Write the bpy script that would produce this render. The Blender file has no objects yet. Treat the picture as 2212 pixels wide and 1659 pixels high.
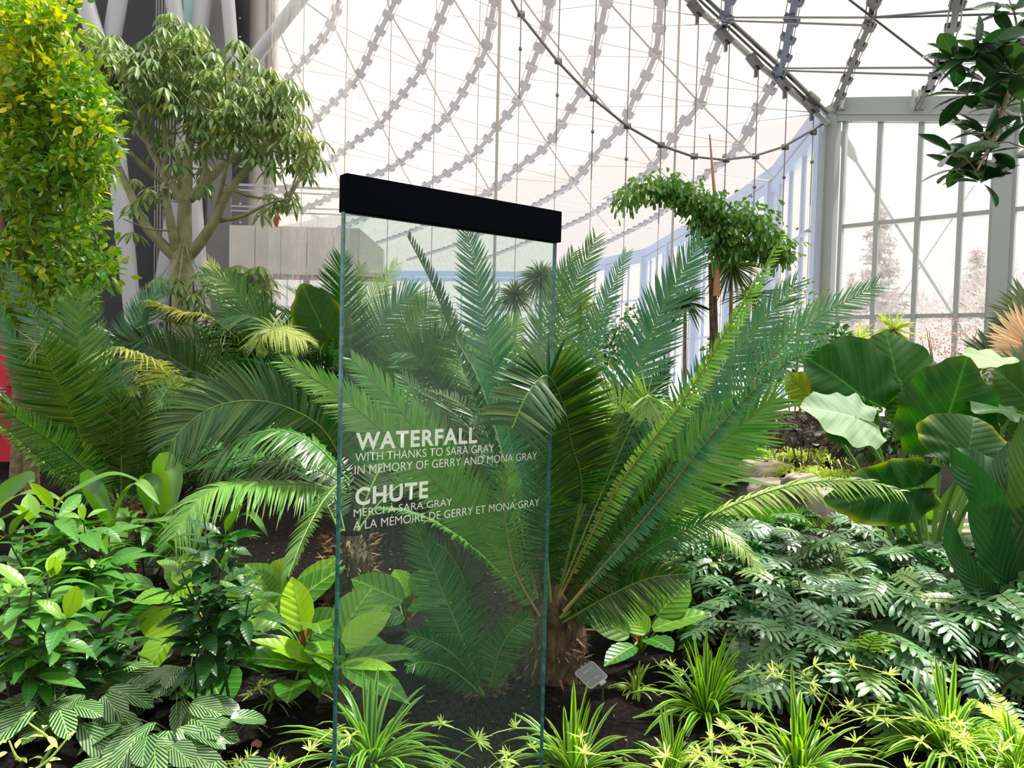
import bpy, math, random
import numpy as np
random.seed(7); rng = np.random.default_rng(7)
scene = bpy.context.scene; col = scene.collection
PI = math.pi
# ---------------------------------------------------------------- camera
FP, CX, CY = 1680.0, 1106.0, 829.5
CAM = np.array([0, 0, 1.55])
th = math.atan(62 / FP); rl = math.radians(1.43)
Fv = np.array([0, math.cos(th), -math.sin(th)]); U0 = np.array([0, math.sin(th), math.cos(th)]); R0 = np.array([1., 0, 0])
Rv = R0 * math.cos(rl) + U0 * math.sin(rl); Uv = U0 * math.cos(rl) - R0 * math.sin(rl)
def ray(px, py): return Fv + (px - CX) / FP * Rv - (py - CY) / FP * Uv
def P(px, py, d): return CAM + d * ray(px, py)
def ground(px, py, z=0.0):
    r = ray(px, py); return CAM + r * ((z - CAM[2]) / r[2])
def onplane(px, py, p0, n):
    r = ray(px, py); return CAM + r * (np.dot(p0 - CAM, n) / np.dot(r, n))
cd = bpy.data.cameras.new('camera'); co = bpy.data.objects.new('camera', cd); col.objects.link(co)
cd.sensor_width = 36; cd.lens = 36 * FP / 2212; cd.clip_start = .05; cd.clip_end = 600
from mathutils import Matrix, Vector
m = Matrix(((Rv[0], Uv[0], -Fv[0], CAM[0]), (Rv[1], Uv[1], -Fv[1], CAM[1]), (Rv[2], Uv[2], -Fv[2], CAM[2]), (0, 0, 0, 1)))
co.matrix_world = m; scene.camera = co
# ---------------------------------------------------------------- mesh builder
def nz(v):
    v = np.asarray(v, float); return v / (np.linalg.norm(v, axis=-1, keepdims=True) + 1e-12)
class MB:
    def __init__(s): s.v = []; s.q = []; s.m = []; s.uv = []; s.t = []; s.n = 0
    def add(s, V, Q, mat=0, uv=None, t=0.0):
        V = np.asarray(V, float).reshape(-1, 3); Q = np.asarray(Q, int).reshape(-1, 4)
        s.v.append(V); s.q.append(Q + s.n); s.m.append(np.full(len(Q), mat))
        s.uv.append(np.zeros((len(V), 2)) if uv is None else np.asarray(uv, float).reshape(-1, 2))
        s.t.append(np.broadcast_to(np.asarray(t, float), (len(V),)).copy()); s.n += len(V)
    def mesh(s, name, mats, org=(0, 0, 0), smooth=True):
        V = np.concatenate(s.v) - np.asarray(org, float); Q = np.concatenate(s.q); M = np.concatenate(s.m)
        me = bpy.data.meshes.new(name); nf = len(Q)
        me.vertices.add(len(V)); me.vertices.foreach_set('co', V.astype(np.float32).ravel())
        me.loops.add(nf * 4); me.loops.foreach_set('vertex_index', Q.astype(np.int32).ravel())
        me.polygons.add(nf); me.polygons.foreach_set('loop_start', np.arange(0, nf * 4, 4, dtype=np.int32))
        me.polygons.foreach_set('loop_total', np.full(nf, 4, dtype=np.int32))
        me.polygons.foreach_set('material_index', M.astype(np.int32))
        me.polygons.foreach_set('use_smooth', np.full(nf, bool(smooth)))
        u = me.uv_layers.new(name='UVMap'); UV = np.concatenate(s.uv)[Q.ravel()]
        u.data.foreach_set('uv', UV.astype(np.float32).ravel())
        a = me.attributes.new('tint', 'FLOAT', 'POINT'); a.data.foreach_set('value', np.concatenate(s.t).astype(np.float32))
        for mt in (mats if isinstance(mats, (list, tuple)) else [mats]): me.materials.append(mt)
        me.update(calc_edges=True); return me
    def build(s, name, mats, parent=None, smooth=True, org=None):
        o0 = np.array(parent.location) if parent is not None else (np.zeros(3) if org is None else np.asarray(org, float))
        if parent is not None and parent.parent is not None: o0 = o0 + np.array(parent.parent.location)
        me = s.mesh(name, mats, o0, smooth)
        o = bpy.data.objects.new(name, me); col.objects.link(o)
        if parent is not None: o.parent = parent
        elif org is not None: o.location = org
        return o
def tag(o, label=None, cat=None, group=None, kind=None):
    if label: o['label'] = label
    if cat: o['category'] = cat
    if group: o['group'] = group
    if kind: o['kind'] = kind
    return o
def thing(name, label, cat, loc, group=None):
    o = bpy.data.objects.new(name, None); col.objects.link(o); o.location = tuple(float(c) for c in loc); o.empty_display_size = .1
    return tag(o, label, cat, group)
def inst(name, me, parent, M):
    o = bpy.data.objects.new(name, me); col.objects.link(o); o.parent = parent; o.matrix_local = M; return o
def catmull(pts, n):
    p = np.asarray(pts, float)
    if len(p) == 2: 
        t = np.linspace(0, 1, n)[:, None]; return p[0] * (1 - t) + p[1] * t
    e = np.vstack([2 * p[0] - p[1], p, 2 * p[-1] - p[-2]]); out = []
    ts = np.linspace(0, len(p) - 1, max(n * 4, 40))
    for t in ts:
        i = min(int(t), len(p) - 2); f = t - i; a, b, c, d = e[i:i + 4]
        out.append(.5 * (2 * b + (c - a) * f + (2 * a - 5 * b + 4 * c - d) * f * f + (3 * b - a - 3 * c + d) * f ** 3))
    out = np.array(out); s = np.concatenate([[0], np.cumsum(np.linalg.norm(np.diff(out, axis=0), axis=1))])
    q = np.linspace(0, s[-1], n); return np.stack([np.interp(q, s, out[:, k]) for k in range(3)], 1)
def tangents(p): return nz(np.gradient(np.asarray(p, float), axis=0))
def tube(mb, pts, r, k=6, mat=0, t=0.0, cap=True):
    p = np.asarray(pts, float); n = len(p); r = np.broadcast_to(np.asarray(r, float), (n,)); T = tangents(p)
    ref = np.array([0, 0, 1.]) if abs(T[:, 2]).mean() < .8 else np.array([1., 0, 0])
    S = nz(np.cross(T, ref)); N = np.cross(S, T); a = np.arange(k) / k * 2 * PI
    V = p[:, None] + r[:, None, None] * (np.cos(a)[None, :, None] * S[:, None] + np.sin(a)[None, :, None] * N[:, None])
    i = np.arange(n - 1)[:, None] * k; j = np.arange(k)[None]; j2 = (j + 1) % k
    Q = np.stack([i + j, i + j2, i + k + j2, i + k + j], -1).reshape(-1, 4)
    uv = np.stack(np.broadcast_arrays(a[None] / (2 * PI), np.linspace(0, 1, n)[:, None]), -1)
    mb.add(V, Q, mat, uv, t)
    if cap and k % 2 == 0:
        for row in (0, (n - 1) * k):
            for c in range(k // 2 - 1): mb.add(V.reshape(-1, 3)[[row + c, row + c + 1, row + k - 2 - c, row + k - 1 - c]], [[0, 1, 2, 3]], mat)
def box(mb, c, s, mat=0, R=None):
    s = np.asarray(s, float) / 2; V = np.array([[x, y, z] for x in (-1, 1) for y in (-1, 1) for z in (-1, 1)]) * s
    if R is not None: V = V @ np.asarray(R)
    mb.add(V + np.asarray(c, float), [[0, 1, 3, 2], [4, 6, 7, 5], [0, 4, 5, 1], [2, 3, 7, 6], [0, 2, 6, 4], [1, 5, 7, 3]], mat)
def bar(mb, a, b, w, h, up=(0, 0, 1), mat=0):
    a = np.asarray(a, float); b = np.asarray(b, float); T = nz(b - a); up = np.asarray(up, float)
    if abs(np.dot(T, up)) > .97: up = np.array([0, 1., 0])
    S = nz(np.cross(T, up)); N = np.cross(S, T)
    V = [q + S * i * w / 2 + N * j * h / 2 for q in (a, b) for i in (-1, 1) for j in (-1, 1)]
    mb.add(V, [[0, 1, 3, 2], [4, 6, 7, 5], [0, 4, 5, 1], [2, 3, 7, 6], [0, 2, 6, 4], [1, 5, 7, 3]], mat)
def grid_q(n, m):
    i = np.arange(n - 1)[:, None] * m; j = np.arange(m - 1)[None]
    return np.stack([i + j, i + j + 1, i + m + j + 1, i + m + j], -1).reshape(-1, 4)
# ---------------------------------------------------------------- leaf templates
def prof_lin(t): return np.interp(t, [0, .08, .5, .8, 1], [.75, 1, .9, .6, .05])
def prof_ov(t): return np.maximum(np.sin(np.clip(t, 0, 1) ** .8 * PI) ** .75, .03)
def prof_obov(t): return np.interp(t, [0, .2, .45, .7, .88, 1], [.06, .3, .75, 1, .75, .05])
def prof_lance(t): return np.interp(t, [0, .1, .3, .5, .75, .92, 1], [.06, .45, .95, 1, .65, .22, .02])
def prof_grass(t): return np.interp(t, [0, .1, .6, .85, 1], [.7, .9, 1, .6, .03])
def leafT(k=4, prof=prof_lin, crease=.2, curl=0.0):
    t = np.linspace(0, 1, k); w = prof(t); z = -curl * t * t
    V = np.stack([np.stack([t, -w, z + crease * w * .3], 1), np.stack([t, w * 0, z], 1), np.stack([t, w, z + crease * w * .3], 1)], 1)
    uv = np.stack([np.stack([w * 0, t], 1), np.stack([w * 0 + .5, t], 1), np.stack([w * 0 + 1, t], 1)], 1)
    return V.reshape(-1, 3), grid_q(k, 3), uv.reshape(-1, 2)
T_LIN = leafT(4, prof_lin, .3); T_LIN5 = leafT(6, prof_lin, .4, .06); T_OV = leafT(5, prof_ov, .6, .12); T_OB = leafT(5, prof_obov, .6, .2)
T_GR = leafT(8, prof_grass, .5); T_LA = leafT(6, prof_lance, .5, .15)
def scatter(mb, T, O, A, S, L, Wd, mat=0, tint=0.0, droop=0.0, tipt=None, sweep=None):
    """strips of template T at origins O along A with side vector S"""
    V, Q, uv = T; O = np.asarray(O, float).reshape(-1, 3); n = len(O); k = len(V)
    A = nz(np.broadcast_to(A, (n, 3))); S = np.broadcast_to(S, (n, 3)); S = nz(S - A * (S * A).sum(1, keepdims=True)); N = np.cross(A, S)
    L = np.broadcast_to(np.asarray(L, float), (n,))[:, None, None]; Wd = np.broadcast_to(np.asarray(Wd, float), (n,))[:, None, None]
    d = np.broadcast_to(np.asarray(droop, float), (n,))[:, None, None]
    X = O[:, None] + V[None, :, :1] * L * A[:, None] + V[None, :, 1:2] * Wd * .5 * S[:, None] + (V[None, :, 2:3] * Wd) * N[:, None]
    X = X + V[None, :, :1] ** 2 * d * L * np.array([0, 0, -1.])
    if sweep is not None: X = X + V[None, :, :1] ** 2 * L * np.asarray(sweep)[:, None]
    QQ = (Q[None] + (np.arange(n) * k)[:, None, None]).reshape(-1, 4)
    tt = np.broadcast_to(np.asarray(tint, float), (n,))[:, None] + np.zeros((1, k))
    if tipt is not None: tt = tt + V[None, :, 0] ** 3 * np.broadcast_to(np.asarray(tipt, float), (n,))[:, None]
    mb.add(X, QQ, mat, np.broadcast_to(uv[None], (n, k, 2)), tt.ravel())
def frond(mb, pts, L=.3, w=.02, n=60, face=(0, -1, .35), a0=78, a1=32, lift=.15, droop=.12, start=.10, tint=.15, wk=.62, cur=.14, tipt=0.0,
          rach=.009, T=None, jit=.05, twist=.0, sides=(-1, 1), base=.3, end=.35, mats=(0, 1)):
    w = w * wk; T = T or T_LIN; S_ = catmull(pts, n + 12); Tn = tangents(S_)
    tube(mb, S_, np.linspace(rach, rach * .25, len(S_)), 5, mats[1], cap=False)
    u = np.linspace(start, .995, n); idx = u * (len(S_) - 1); i0 = np.clip(idx.astype(int), 0, len(S_) - 2); f = (idx - i0)[:, None]
    B = S_[i0] * (1 - f) + S_[i0 + 1] * f; Tg = nz(Tn[i0] * (1 - f) + Tn[i0 + 1] * f)
    face = np.asarray(face, float)
    if face.ndim == 2: q = np.linspace(0, 1, len(face)); fc = np.stack([np.interp(u, q, face[:, k]) for k in range(3)], 1)
    else: fc = np.broadcast_to(face, (n, 3))
    N = nz(fc - Tg * (fc * Tg).sum(1, keepdims=True)); S = np.cross(Tg, N)
    v = (u - start) / (1 - start)
    ln = L * np.interp(v, [0, .2, .45, .75, .93, 1], [base, .9, 1, .85, .55, end])
    for sd in sides:
        a = np.radians(a0 + (a1 - a0) * v ** 1.3) + rng.normal(0, jit, n)
        A = S * sd * np.sin(a)[:, None] + Tg * np.cos(a)[:, None] + N * (lift + rng.normal(0, jit, n))[:, None]
        A = nz(A); Wv = Tg + N * twist * sd + rng.normal(0, .12, (n, 3))
        l = ln * rng.uniform(.93, 1.05, n)
        scatter(mb, T, B + Tg * rng.uniform(-.003, .003, n)[:, None], A, Wv, l, w * np.interp(v, [0, .3, .8, 1], [.8, 1, .9, .5]), mats[0],
                tint + rng.normal(0, .05, n), droop * rng.uniform(.6, 1.4, n), tipt, Tg * (cur * rng.uniform(.5, 1.5, n))[:, None])
def blade(mb, O, A, N, L, Wd, bend=.5, prof=prof_ov, wave=.0, nw=5, fold=.25, nu=7, nv=14, mat=0, tint=0.0, roll=0.0):
    """a broad leaf: grid bent about its side axis"""
    A = nz(np.asarray(A, float)); N = np.asarray(N, float); N = nz(N - A * np.dot(A, N)); S = np.cross(A, N)
    t = np.linspace(0, 1, nv); ang = bend * t; dt = L / (nv - 1)
    cx = np.concatenate([[0], np.cumsum(np.cos((ang[1:] + ang[:-1]) / 2))]) * dt; cz = -np.concatenate([[0], np.cumsum(np.sin((ang[1:] + ang[:-1]) / 2))]) * dt
    u = np.linspace(-1, 1, nu); w = prof(t) * Wd / 2
    ph = rng.uniform(0, 6)
    lift = fold * np.abs(u)[None] * w[:, None] + wave * Wd * np.sin(t[:, None] * nw * 2 * PI + ph + np.sign(u)[None]) * (np.abs(u)[None] ** 2) * np.minimum(1, w[:, None] * 4 / Wd)
    spine = np.asarray(O, float) + cx[:, None] * A + cz[:, None] * N
    nrm = np.sin(ang)[:, None] * A + np.cos(ang)[:, None] * N
    X = spine[:, None] + (u[None] * w[:, None])[..., None] * S + lift[..., None] * nrm[:, None]
    uv = np.stack(np.broadcast_arrays(u[None] * w[:, None] / max(L, 1e-6) + .5, t[:, None]), -1)
    mb.add(X, grid_q(nv, nu), mat, uv, tint)
def heart(mb, C, A, N, L, Wd, bend=.35, wave=.05, tint=0.0, mat=0, edge=.5, nr=9, nt=64, cup=.1, scal=.03, nsc=9):
    """arrow/heart shaped blade; C is where the stalk joins, A points to the tip"""
    A = nz(np.asarray(A, float)); N = np.asarray(N, float); N = nz(N - A * np.dot(A, N)); S = np.cross(A, N)
    a = np.linspace(-PI, PI, nt); aa = np.abs(a)
    rr = np.interp(aa, [0, .12, .35, .7, 1.1, 1.6, 2.1, 2.6, 2.95, PI], [.74, .70, .63, .58, .54, .49, .46, .42, .3, .06])
    lx = np.cos(a) * rr; ly = np.sin(a) * rr * (Wd / L) * 1.05
    sc = 1 + scal * np.sin(aa * nsc * 1.2) * (aa > .15)
    ph = rng.uniform(0, 6)
    s = np.linspace(.02, 1, nr)
    X = lx[None] * s[:, None] * sc[None] ** s[:, None]; Y = ly[None] * s[:, None] * sc[None] ** s[:, None]
    ang = bend * X; xl = X * np.cos(np.abs(ang) * .5) * L; zl = -np.abs(ang) * X * .5 * np.sign(X) * np.sign(X) * L * (X > 0)
    Z = zl + wave * L * (s[:, None] ** 3) * np.sin(a[None] * nsc + ph) + cup * L * np.abs(Y) - .25 * cup * L * Y ** 2 * 8
    V = np.asarray(C, float) + xl[..., None] * A + (Y * L)[..., None] * S + Z[..., None] * N
    uv = np.stack([Y + .5, X * 1. + .3], -1)
    tt = tint + edge * np.clip(s[:, None] - .86, 0, 1) * 6 * (.5 + .5 * np.sin(a[None] * 3 + ph))
    mb.add(V, grid_q(nr, nt), mat, uv, np.broadcast_to(tt, X.shape).ravel())
# ---------------------------------------------------------------- materials
def M_new(name):
    m = bpy.data.materials.new(name); m.use_nodes = True; nt = m.node_tree; nt.nodes.clear()
    out = nt.nodes.new('ShaderNodeOutputMaterial'); return m, nt, out
def nd(nt, typ, **kw):
    n = nt.nodes.new(typ)
    for k, v in kw.items():
        if hasattr(n, k): setattr(n, k, v)
    return n
def mth(nt, op, a, b=None, c=None):
    n = nt.nodes.new('ShaderNodeMath'); n.operation = op
    for i, x in enumerate((a, b, c)):
        if x is None: continue
        if isinstance(x, (int, float)): n.inputs[i].default_value = x
        else: nt.links.new(x, n.inputs[i])
    return n.outputs[0]
def mixc(nt, fac, a, b):
    n = nt.nodes.new('ShaderNodeMix'); n.data_type = 'RGBA'; n.clamp_factor = True
    for s, x in ((n.inputs[0], fac), (n.inputs[6], a), (n.inputs[7], b)):
        if isinstance(x, (int, float)): s.default_value = x
        elif isinstance(x, tuple): s.default_value = (*x, 1) if len(x) == 3 else x
        else: nt.links.new(x, s)
    return n.outputs[2]
def noise(nt, scale, detail=3, vec=None, coord='Object'):
    n = nt.nodes.new('ShaderNodeTexNoise'); n.inputs['Scale'].default_value = scale; n.inputs['Detail'].default_value = detail
    if vec is None: tc = nt.nodes.new('ShaderNodeTexCoord'); vec = tc.outputs[coord]
    nt.links.new(vec, n.inputs['Vector']); return n.outputs[0]
def leafmat(name, c, c2=(.55, .6, .08), trans=.35, rough=.42, vein=None, spec=.5, back=None, stripe=None, var=.3, tcol=None, coat=0.0):
    """leaf skin: tint attribute runs from c to c2 (age/yellowing), light passes through"""
    m, nt, out = M_new(name); L = nt.links
    at = nd(nt, 'ShaderNodeAttribute'); at.attribute_name = 'tint'
    oi = nd(nt, 'ShaderNodeObjectInfo'); nf = noise(nt, 9, 2)
    f = mth(nt, 'ADD', at.outputs['Fac'], mth(nt, 'MULTIPLY', mth(nt, 'SUBTRACT', nf, .5), .10))
    f = mth(nt, 'ADD', f, mth(nt, 'MULTIPLY', mth(nt, 'SUBTRACT', oi.outputs['Random'], .5), .05))
    colr = mixc(nt, f, c, c2)
    hs = nd(nt, 'ShaderNodeHueSaturation'); L.new(colr, hs.inputs['Color'])
    L.new(mth(nt, 'ADD', 1 - var / 2, mth(nt, 'MULTIPLY', oi.outputs['Random'], var)), hs.inputs['Value']); colr = hs.outputs[0]
    bsock = None
    uv = nd(nt, 'ShaderNodeUVMap'); sx = nd(nt, 'ShaderNodeSeparateXYZ'); L.new(uv.outputs[0], sx.inputs[0]); U, V = sx.outputs[0], sx.outputs[1]
    ax = mth(nt, 'ABSOLUTE', mth(nt, 'SUBTRACT', U, .5))
    if vein:
        n_, k_, wd, vc, str_ = vein            # count, slant, width, colour, bump
        ph = mth(nt, 'FRACT', mth(nt, 'MULTIPLY', mth(nt, 'SUBTRACT', V, mth(nt, 'MULTIPLY', ax, k_)), n_))
        dl = mth(nt, 'ABSOLUTE', mth(nt, 'SUBTRACT', ph, .5))
        lines = mth(nt, 'SMOOTH_MIN', 1.0, mth(nt, 'DIVIDE', dl, wd), .2)
        mid = mth(nt, 'SMOOTH_MIN', 1.0, mth(nt, 'DIVIDE', ax, .02), .2)
        h = mth(nt, 'MULTIPLY', lines, mid); colr = mixc(nt, h, vc, colr)
        bp = nd(nt, 'ShaderNodeBump'); bp.inputs['Strength'].default_value = str_; bp.inputs['Distance'].default_value = .01
        L.new(mth(nt, 'SINE', mth(nt, 'MULTIPLY', ph, PI)), bp.inputs['Height']); bsock = bp.outputs[0]
    if stripe:
        n_, k_, wd, sc = stripe
        if n_ == 0: fac = mth(nt, 'GREATER_THAN', ax, wd); colr = mixc(nt, fac, sc, colr)
        else:
            ph = mth(nt, 'FRACT', mth(nt, 'ADD', mth(nt, 'MULTIPLY', mth(nt, 'SUBTRACT', V, mth(nt, 'MULTIPLY', mth(nt, 'POWER', ax, .8), k_)), n_), mth(nt, 'MULTIPLY', nf, .5)))
            fac = mth(nt, 'GREATER_THAN', ph, wd); md = mth(nt, 'GREATER_THAN', ax, .012); colr = mixc(nt, mth(nt, 'MULTIPLY', fac, md), colr, sc)
    b = nd(nt, 'ShaderNodeBsdfPrincipled'); L.new(colr, b.inputs['Base Color']); b.inputs['Roughness'].default_value = rough
    b.inputs['Specular IOR Level'].default_value = spec
    if coat: b.inputs['Coat Weight'].default_value = coat; b.inputs['Coat Roughness'].default_value = .3
    tr = nd(nt, 'ShaderNodeBsdfTranslucent')
    hs2 = nd(nt, 'ShaderNodeHueSaturation'); hs2.inputs['Saturation'].default_value = 1.15; hs2.inputs['Value'].default_value = 1.5; hs2.inputs['Hue'].default_value = .485
    L.new(colr, hs2.inputs['Color']); L.new(hs2.outputs[0], tr.inputs['Color'])
    if bsock: L.new(bsock, b.inputs['Normal'])
    mx = nd(nt, 'ShaderNodeMixShader'); mx.inputs[0].default_value = trans; L.new(b.outputs[0], mx.inputs[1]); L.new(tr.outputs[0], mx.inputs[2])
    L.new(mx.outputs[0], out.inputs[0]); return m
def solid(name, c, rough=.6, metal=0.0, c2=None, scale=8, bump=0.0, spec=.5, detail=4, streak=None):
    m, nt, out = M_new(name); L = nt.links; b = nd(nt, 'ShaderNodeBsdfPrincipled')
    b.inputs['Roughness'].default_value = rough; b.inputs['Metallic'].default_value = metal; b.inputs['Specular IOR Level'].default_value = spec
    if c2 is not None or bump:
        vec = None
        if streak: tc = nd(nt, 'ShaderNodeTexCoord'); mp = nd(nt, 'ShaderNodeMapping'); mp.inputs['Scale'].default_value = streak; L.new(tc.outputs['Object'], mp.inputs[0]); vec = mp.outputs[0]
        nf = noise(nt, scale, detail, vec)
        rp = nd(nt, 'ShaderNodeMapRange'); rp.inputs[1].default_value = .35; rp.inputs[2].default_value = .65; L.new(nf, rp.inputs[0])
        L.new(mixc(nt, rp.outputs[0], c, c2 if c2 is not None else c), b.inputs['Base Color'])
        if bump: bp = nd(nt, 'ShaderNodeBump'); bp.inputs['Strength'].default_value = bump; bp.inputs['Distance'].default_value = .03; L.new(nf, bp.inputs['Height']); L.new(bp.outputs[0], b.inputs['Normal'])
    else: b.inputs['Base Color'].default_value = (*c, 1)
    L.new(b.outputs[0], out.inputs[0]); return m
def filmmat(name, tcol, alpha, dcol, gloss=.06, rough=.05, tr=.5, nscale=None, streak=None, contrast=(.35, .7)):
    """thin clear sheet: mostly see-through, a little dust/film that scatters, a weak reflection"""
    m, nt, out = M_new(name); L = nt.links
    t = nd(nt, 'ShaderNodeBsdfTransparent'); t.inputs[0].default_value = (*tcol, 1)
    d = nd(nt, 'ShaderNodeBsdfDiffuse'); d.inputs[0].default_value = (*dcol, 1); r = nd(nt, 'ShaderNodeBsdfTranslucent'); r.inputs[0].default_value = (*dcol, 1)
    x = nd(nt, 'ShaderNodeMixShader'); x.inputs[0].default_value = tr; L.new(d.outputs[0], x.inputs[1]); L.new(r.outputs[0], x.inputs[2])
    y = nd(nt, 'ShaderNodeMixShader'); y.inputs[0].default_value = alpha; L.new(t.outputs[0], y.inputs[1]); L.new(x.outputs[0], y.inputs[2])
    if nscale:
        vec = None
        if streak: tc = nd(nt, 'ShaderNodeTexCoord'); mp = nd(nt, 'ShaderNodeMapping'); mp.inputs['Scale'].default_value = streak; L.new(tc.outputs['Object'], mp.inputs[0]); vec = mp.outputs[0]
        nf = noise(nt, nscale, 5, vec); rp = nd(nt, 'ShaderNodeMapRange'); rp.inputs[1].default_value = contrast[0]; rp.inputs[2].default_value = contrast[1]
        rp.inputs[3].default_value = alpha * .3; rp.inputs[4].default_value = alpha * 1.7; L.new(nf, rp.inputs[0]); L.new(rp.outputs[0], y.inputs[0])
    g = nd(nt, 'ShaderNodeBsdfGlossy'); g.inputs['Roughness'].default_value = rough
    z = nd(nt, 'ShaderNodeMixShader'); z.inputs[0].default_value = gloss; L.new(y.outputs[0], z.inputs[1]); L.new(g.outputs[0], z.inputs[2])
    L.new(z.outputs[0], out.inputs[0]); return m
# ---------------------------------------------------------------- palette
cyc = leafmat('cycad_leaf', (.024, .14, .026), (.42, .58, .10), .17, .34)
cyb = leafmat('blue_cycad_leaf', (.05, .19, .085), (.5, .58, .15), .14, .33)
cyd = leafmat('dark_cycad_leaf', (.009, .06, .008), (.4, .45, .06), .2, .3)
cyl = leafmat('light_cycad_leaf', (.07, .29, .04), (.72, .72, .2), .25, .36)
rac = solid('frond_stalk', (.15, .25, .05), .5); racb = solid('old_frond_stalk', (.35, .25, .1), .7)
phil = leafmat('philodendron_leaf', (.03, .17, .015), (.42, .68, .015), .38, .3, vein=(7, .9, .05, (.25, .48, .08), .2))
aloc = leafmat('elephant_ear_leaf', (.006, .075, .006), (.42, .5, .02), .5, .5, vein=(8, .75, .03, (.05, .2, .03), .16), spec=.25)
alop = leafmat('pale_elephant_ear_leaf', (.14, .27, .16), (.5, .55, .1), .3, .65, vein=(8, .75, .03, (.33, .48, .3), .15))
xanm = leafmat('cutleaf_leaf', (.045, .165, .055), (.35, .5, .06), .2, .42, spec=.7, coat=.2)
calm = leafmat('striped_prayer_leaf', (.2, .38, .12), (.5, .45, .15), .2, .35, stripe=(7, 1.7, .52, (.006, .04, .02)))
spim = leafmat('spider_plant_leaf', (.26, .48, .04), (.7, .78, .2), .33, .33, stripe=(0, 0, .2, (.025, .15, .012)))
spio = leafmat('plantlet_leaf', (.5, .66, .16), (.9, .95, .4), .35, .4)
shrm = leafmat('dark_shrub_leaf', (.014, .08, .016), (.22, .45, .04), .25, .4, vein=(8, .8, .05, (.03, .13, .035), .15))
shlm = leafmat('mid_shrub_leaf', (.035, .17, .022), (.35, .55, .04), .3, .4, vein=(8, .8, .05, (.08, .28, .05), .12))
strm = leafmat('strap_leaf', (.03, .17, .02), (.5, .6, .12), .33, .4)
schm = leafmat('umbrella_tree_leaf', (.13, .22, .075), (.5, .5, .1), .22, .38, var=.2)
treem = leafmat('boxy_tree_leaf', (.085, .25, .025), (.62, .62, .02), .35, .38, var=.1)
ficm = leafmat('rubber_tree_leaf', (.012, .055, .014), (.12, .22, .05), .2, .28, vein=(9, .3, .03, (.04, .1, .04), .1), coat=.2)
fishm = leafmat('fishtail_leaf', (.05, .18, .025), (.4, .5, .1), .33, .4)
grm = leafmat('bright_groundcover_leaf', (.45, .65, .06), (.8, .85, .25), .35, .4)
drym = leafmat('dry_fan_leaf', (.75, .55, .3), (.9, .75, .5), .3, .6, var=.05)
redm = leafmat('bronze_leaf', (.06, .042, .035), (.16, .12, .08), .2, .4)
greym = leafmat('grey_fan_leaf', (.07, .14, .08), (.5, .5, .2), .25, .45)
bark = solid('pale_bark', (.36, .35, .2), .8, c2=(.22, .22, .11), scale=6, bump=.3)
barkb = solid('brown_bark', (.28, .2, .11), .85, c2=(.14, .1, .05), scale=14, bump=.6)
barkd = solid('fibrous_trunk', (.02, .014, .008), .9, c2=(.13, .085, .04), scale=30, bump=.8, streak=(1, 1, .3))
stemg = solid('green_stem', (.14, .28, .05), .5); stemd = solid('dark_stem', (.03, .06, .02), .6); stemr = solid('red_sheath', (.6, .09, .02), .45)
soil = solid('soil', (.003, .0027, .0024), .95, c2=(.014, .011, .009), scale=40, bump=1.0, detail=8, spec=.08)
woodch = solid('dry_litter', (.30, .17, .08), .8, c2=(.12, .06, .03), scale=20)
steelw = solid('painted_white_steel', (.43, .44, .47), .45); steelg = solid('painted_grey_steel', (.37, .40, .39), .4)
cableM = solid('steel_cable', (.16, .17, .17), .35, .6); cableL = solid('pale_cable', (.42, .40, .38), .4, .3)
ribM = solid('rib_clamp_metal', (.06, .065, .07), .4, .4); ribH = solid('rib_clamp_blue_cast', (.045, .07, .14), .5, .1)  # hazy ribs: same metal, with the partition's blue cast painted into the colour
blueCastM = solid('grey_frame_blue_cast', (.13, .25, .46), .4)  # grey far frames; blue cast of the partition glass put into their colour
darkp = solid('charcoal_panel', (.005, .007, .011), .4, c2=(.009, .012, .017), scale=1.5); clad = solid('ribbed_grey_cladding', (.22, .22, .23), .5, c2=(.3, .29, .29), scale=.6)
lgrey = solid('light_grey_panel', (.52, .49, .46), .55, c2=(.62, .58, .54), scale=1.2)
blackM = solid('black_bar', (.002, .0025, .004), .9, spec=.02); whiteM = solid('white_lettering', (.86, .87, .83), .6)
edgeM = solid('glass_edge', (.015, .08, .075), .2, c2=(.05, .2, .18), scale=12, streak=(.2, .2, 6))
rockM = solid('limestone', (.62, .5, .38), .85, c2=(.30, .27, .25), scale=3.5, bump=.7, detail=9)
signG = solid('grey_plaque', (.13, .14, .14), .5); redP = solid('red_panel', (.62, .015, .05), .5)
def vinyl():
    m, nt, out = M_new('white_vinyl_lettering'); L = nt.links; d = nd(nt, 'ShaderNodeBsdfDiffuse'); t = nd(nt, 'ShaderNodeBsdfTranslucent'); d.inputs[0].default_value = t.inputs[0].default_value = (.93, .93, .89, 1)
    x = nd(nt, 'ShaderNodeMixShader'); x.inputs[0].default_value = .65; L.new(d.outputs[0], x.inputs[1]); L.new(t.outputs[0], x.inputs[2]); L.new(x.outputs[0], out.inputs[0]); return m
whiteM = vinyl()
paneM = filmmat('sign_glass', (.91, .97, .94), .055, (.26, .40, .34), .02, .02, .5, nscale=130, contrast=(.35, .75))
railM = filmmat('rail_glass', (.95, .98, .97), .10, (.7, .7, .68), .04)
partM = filmmat('partition_glass', (.97, .965, .965), .32, (.66, .62, .62), .015, tr=.75)
winM = filmmat('window_glass', (.97, .98, .98), .14, (.8, .78, .76), .02, tr=.8)
waterfallM = filmmat('falling_water', (1, 1, 1), .33, (.85, .82, .76), .0, tr=.5, nscale=9, streak=(3, 3, .35))
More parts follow.
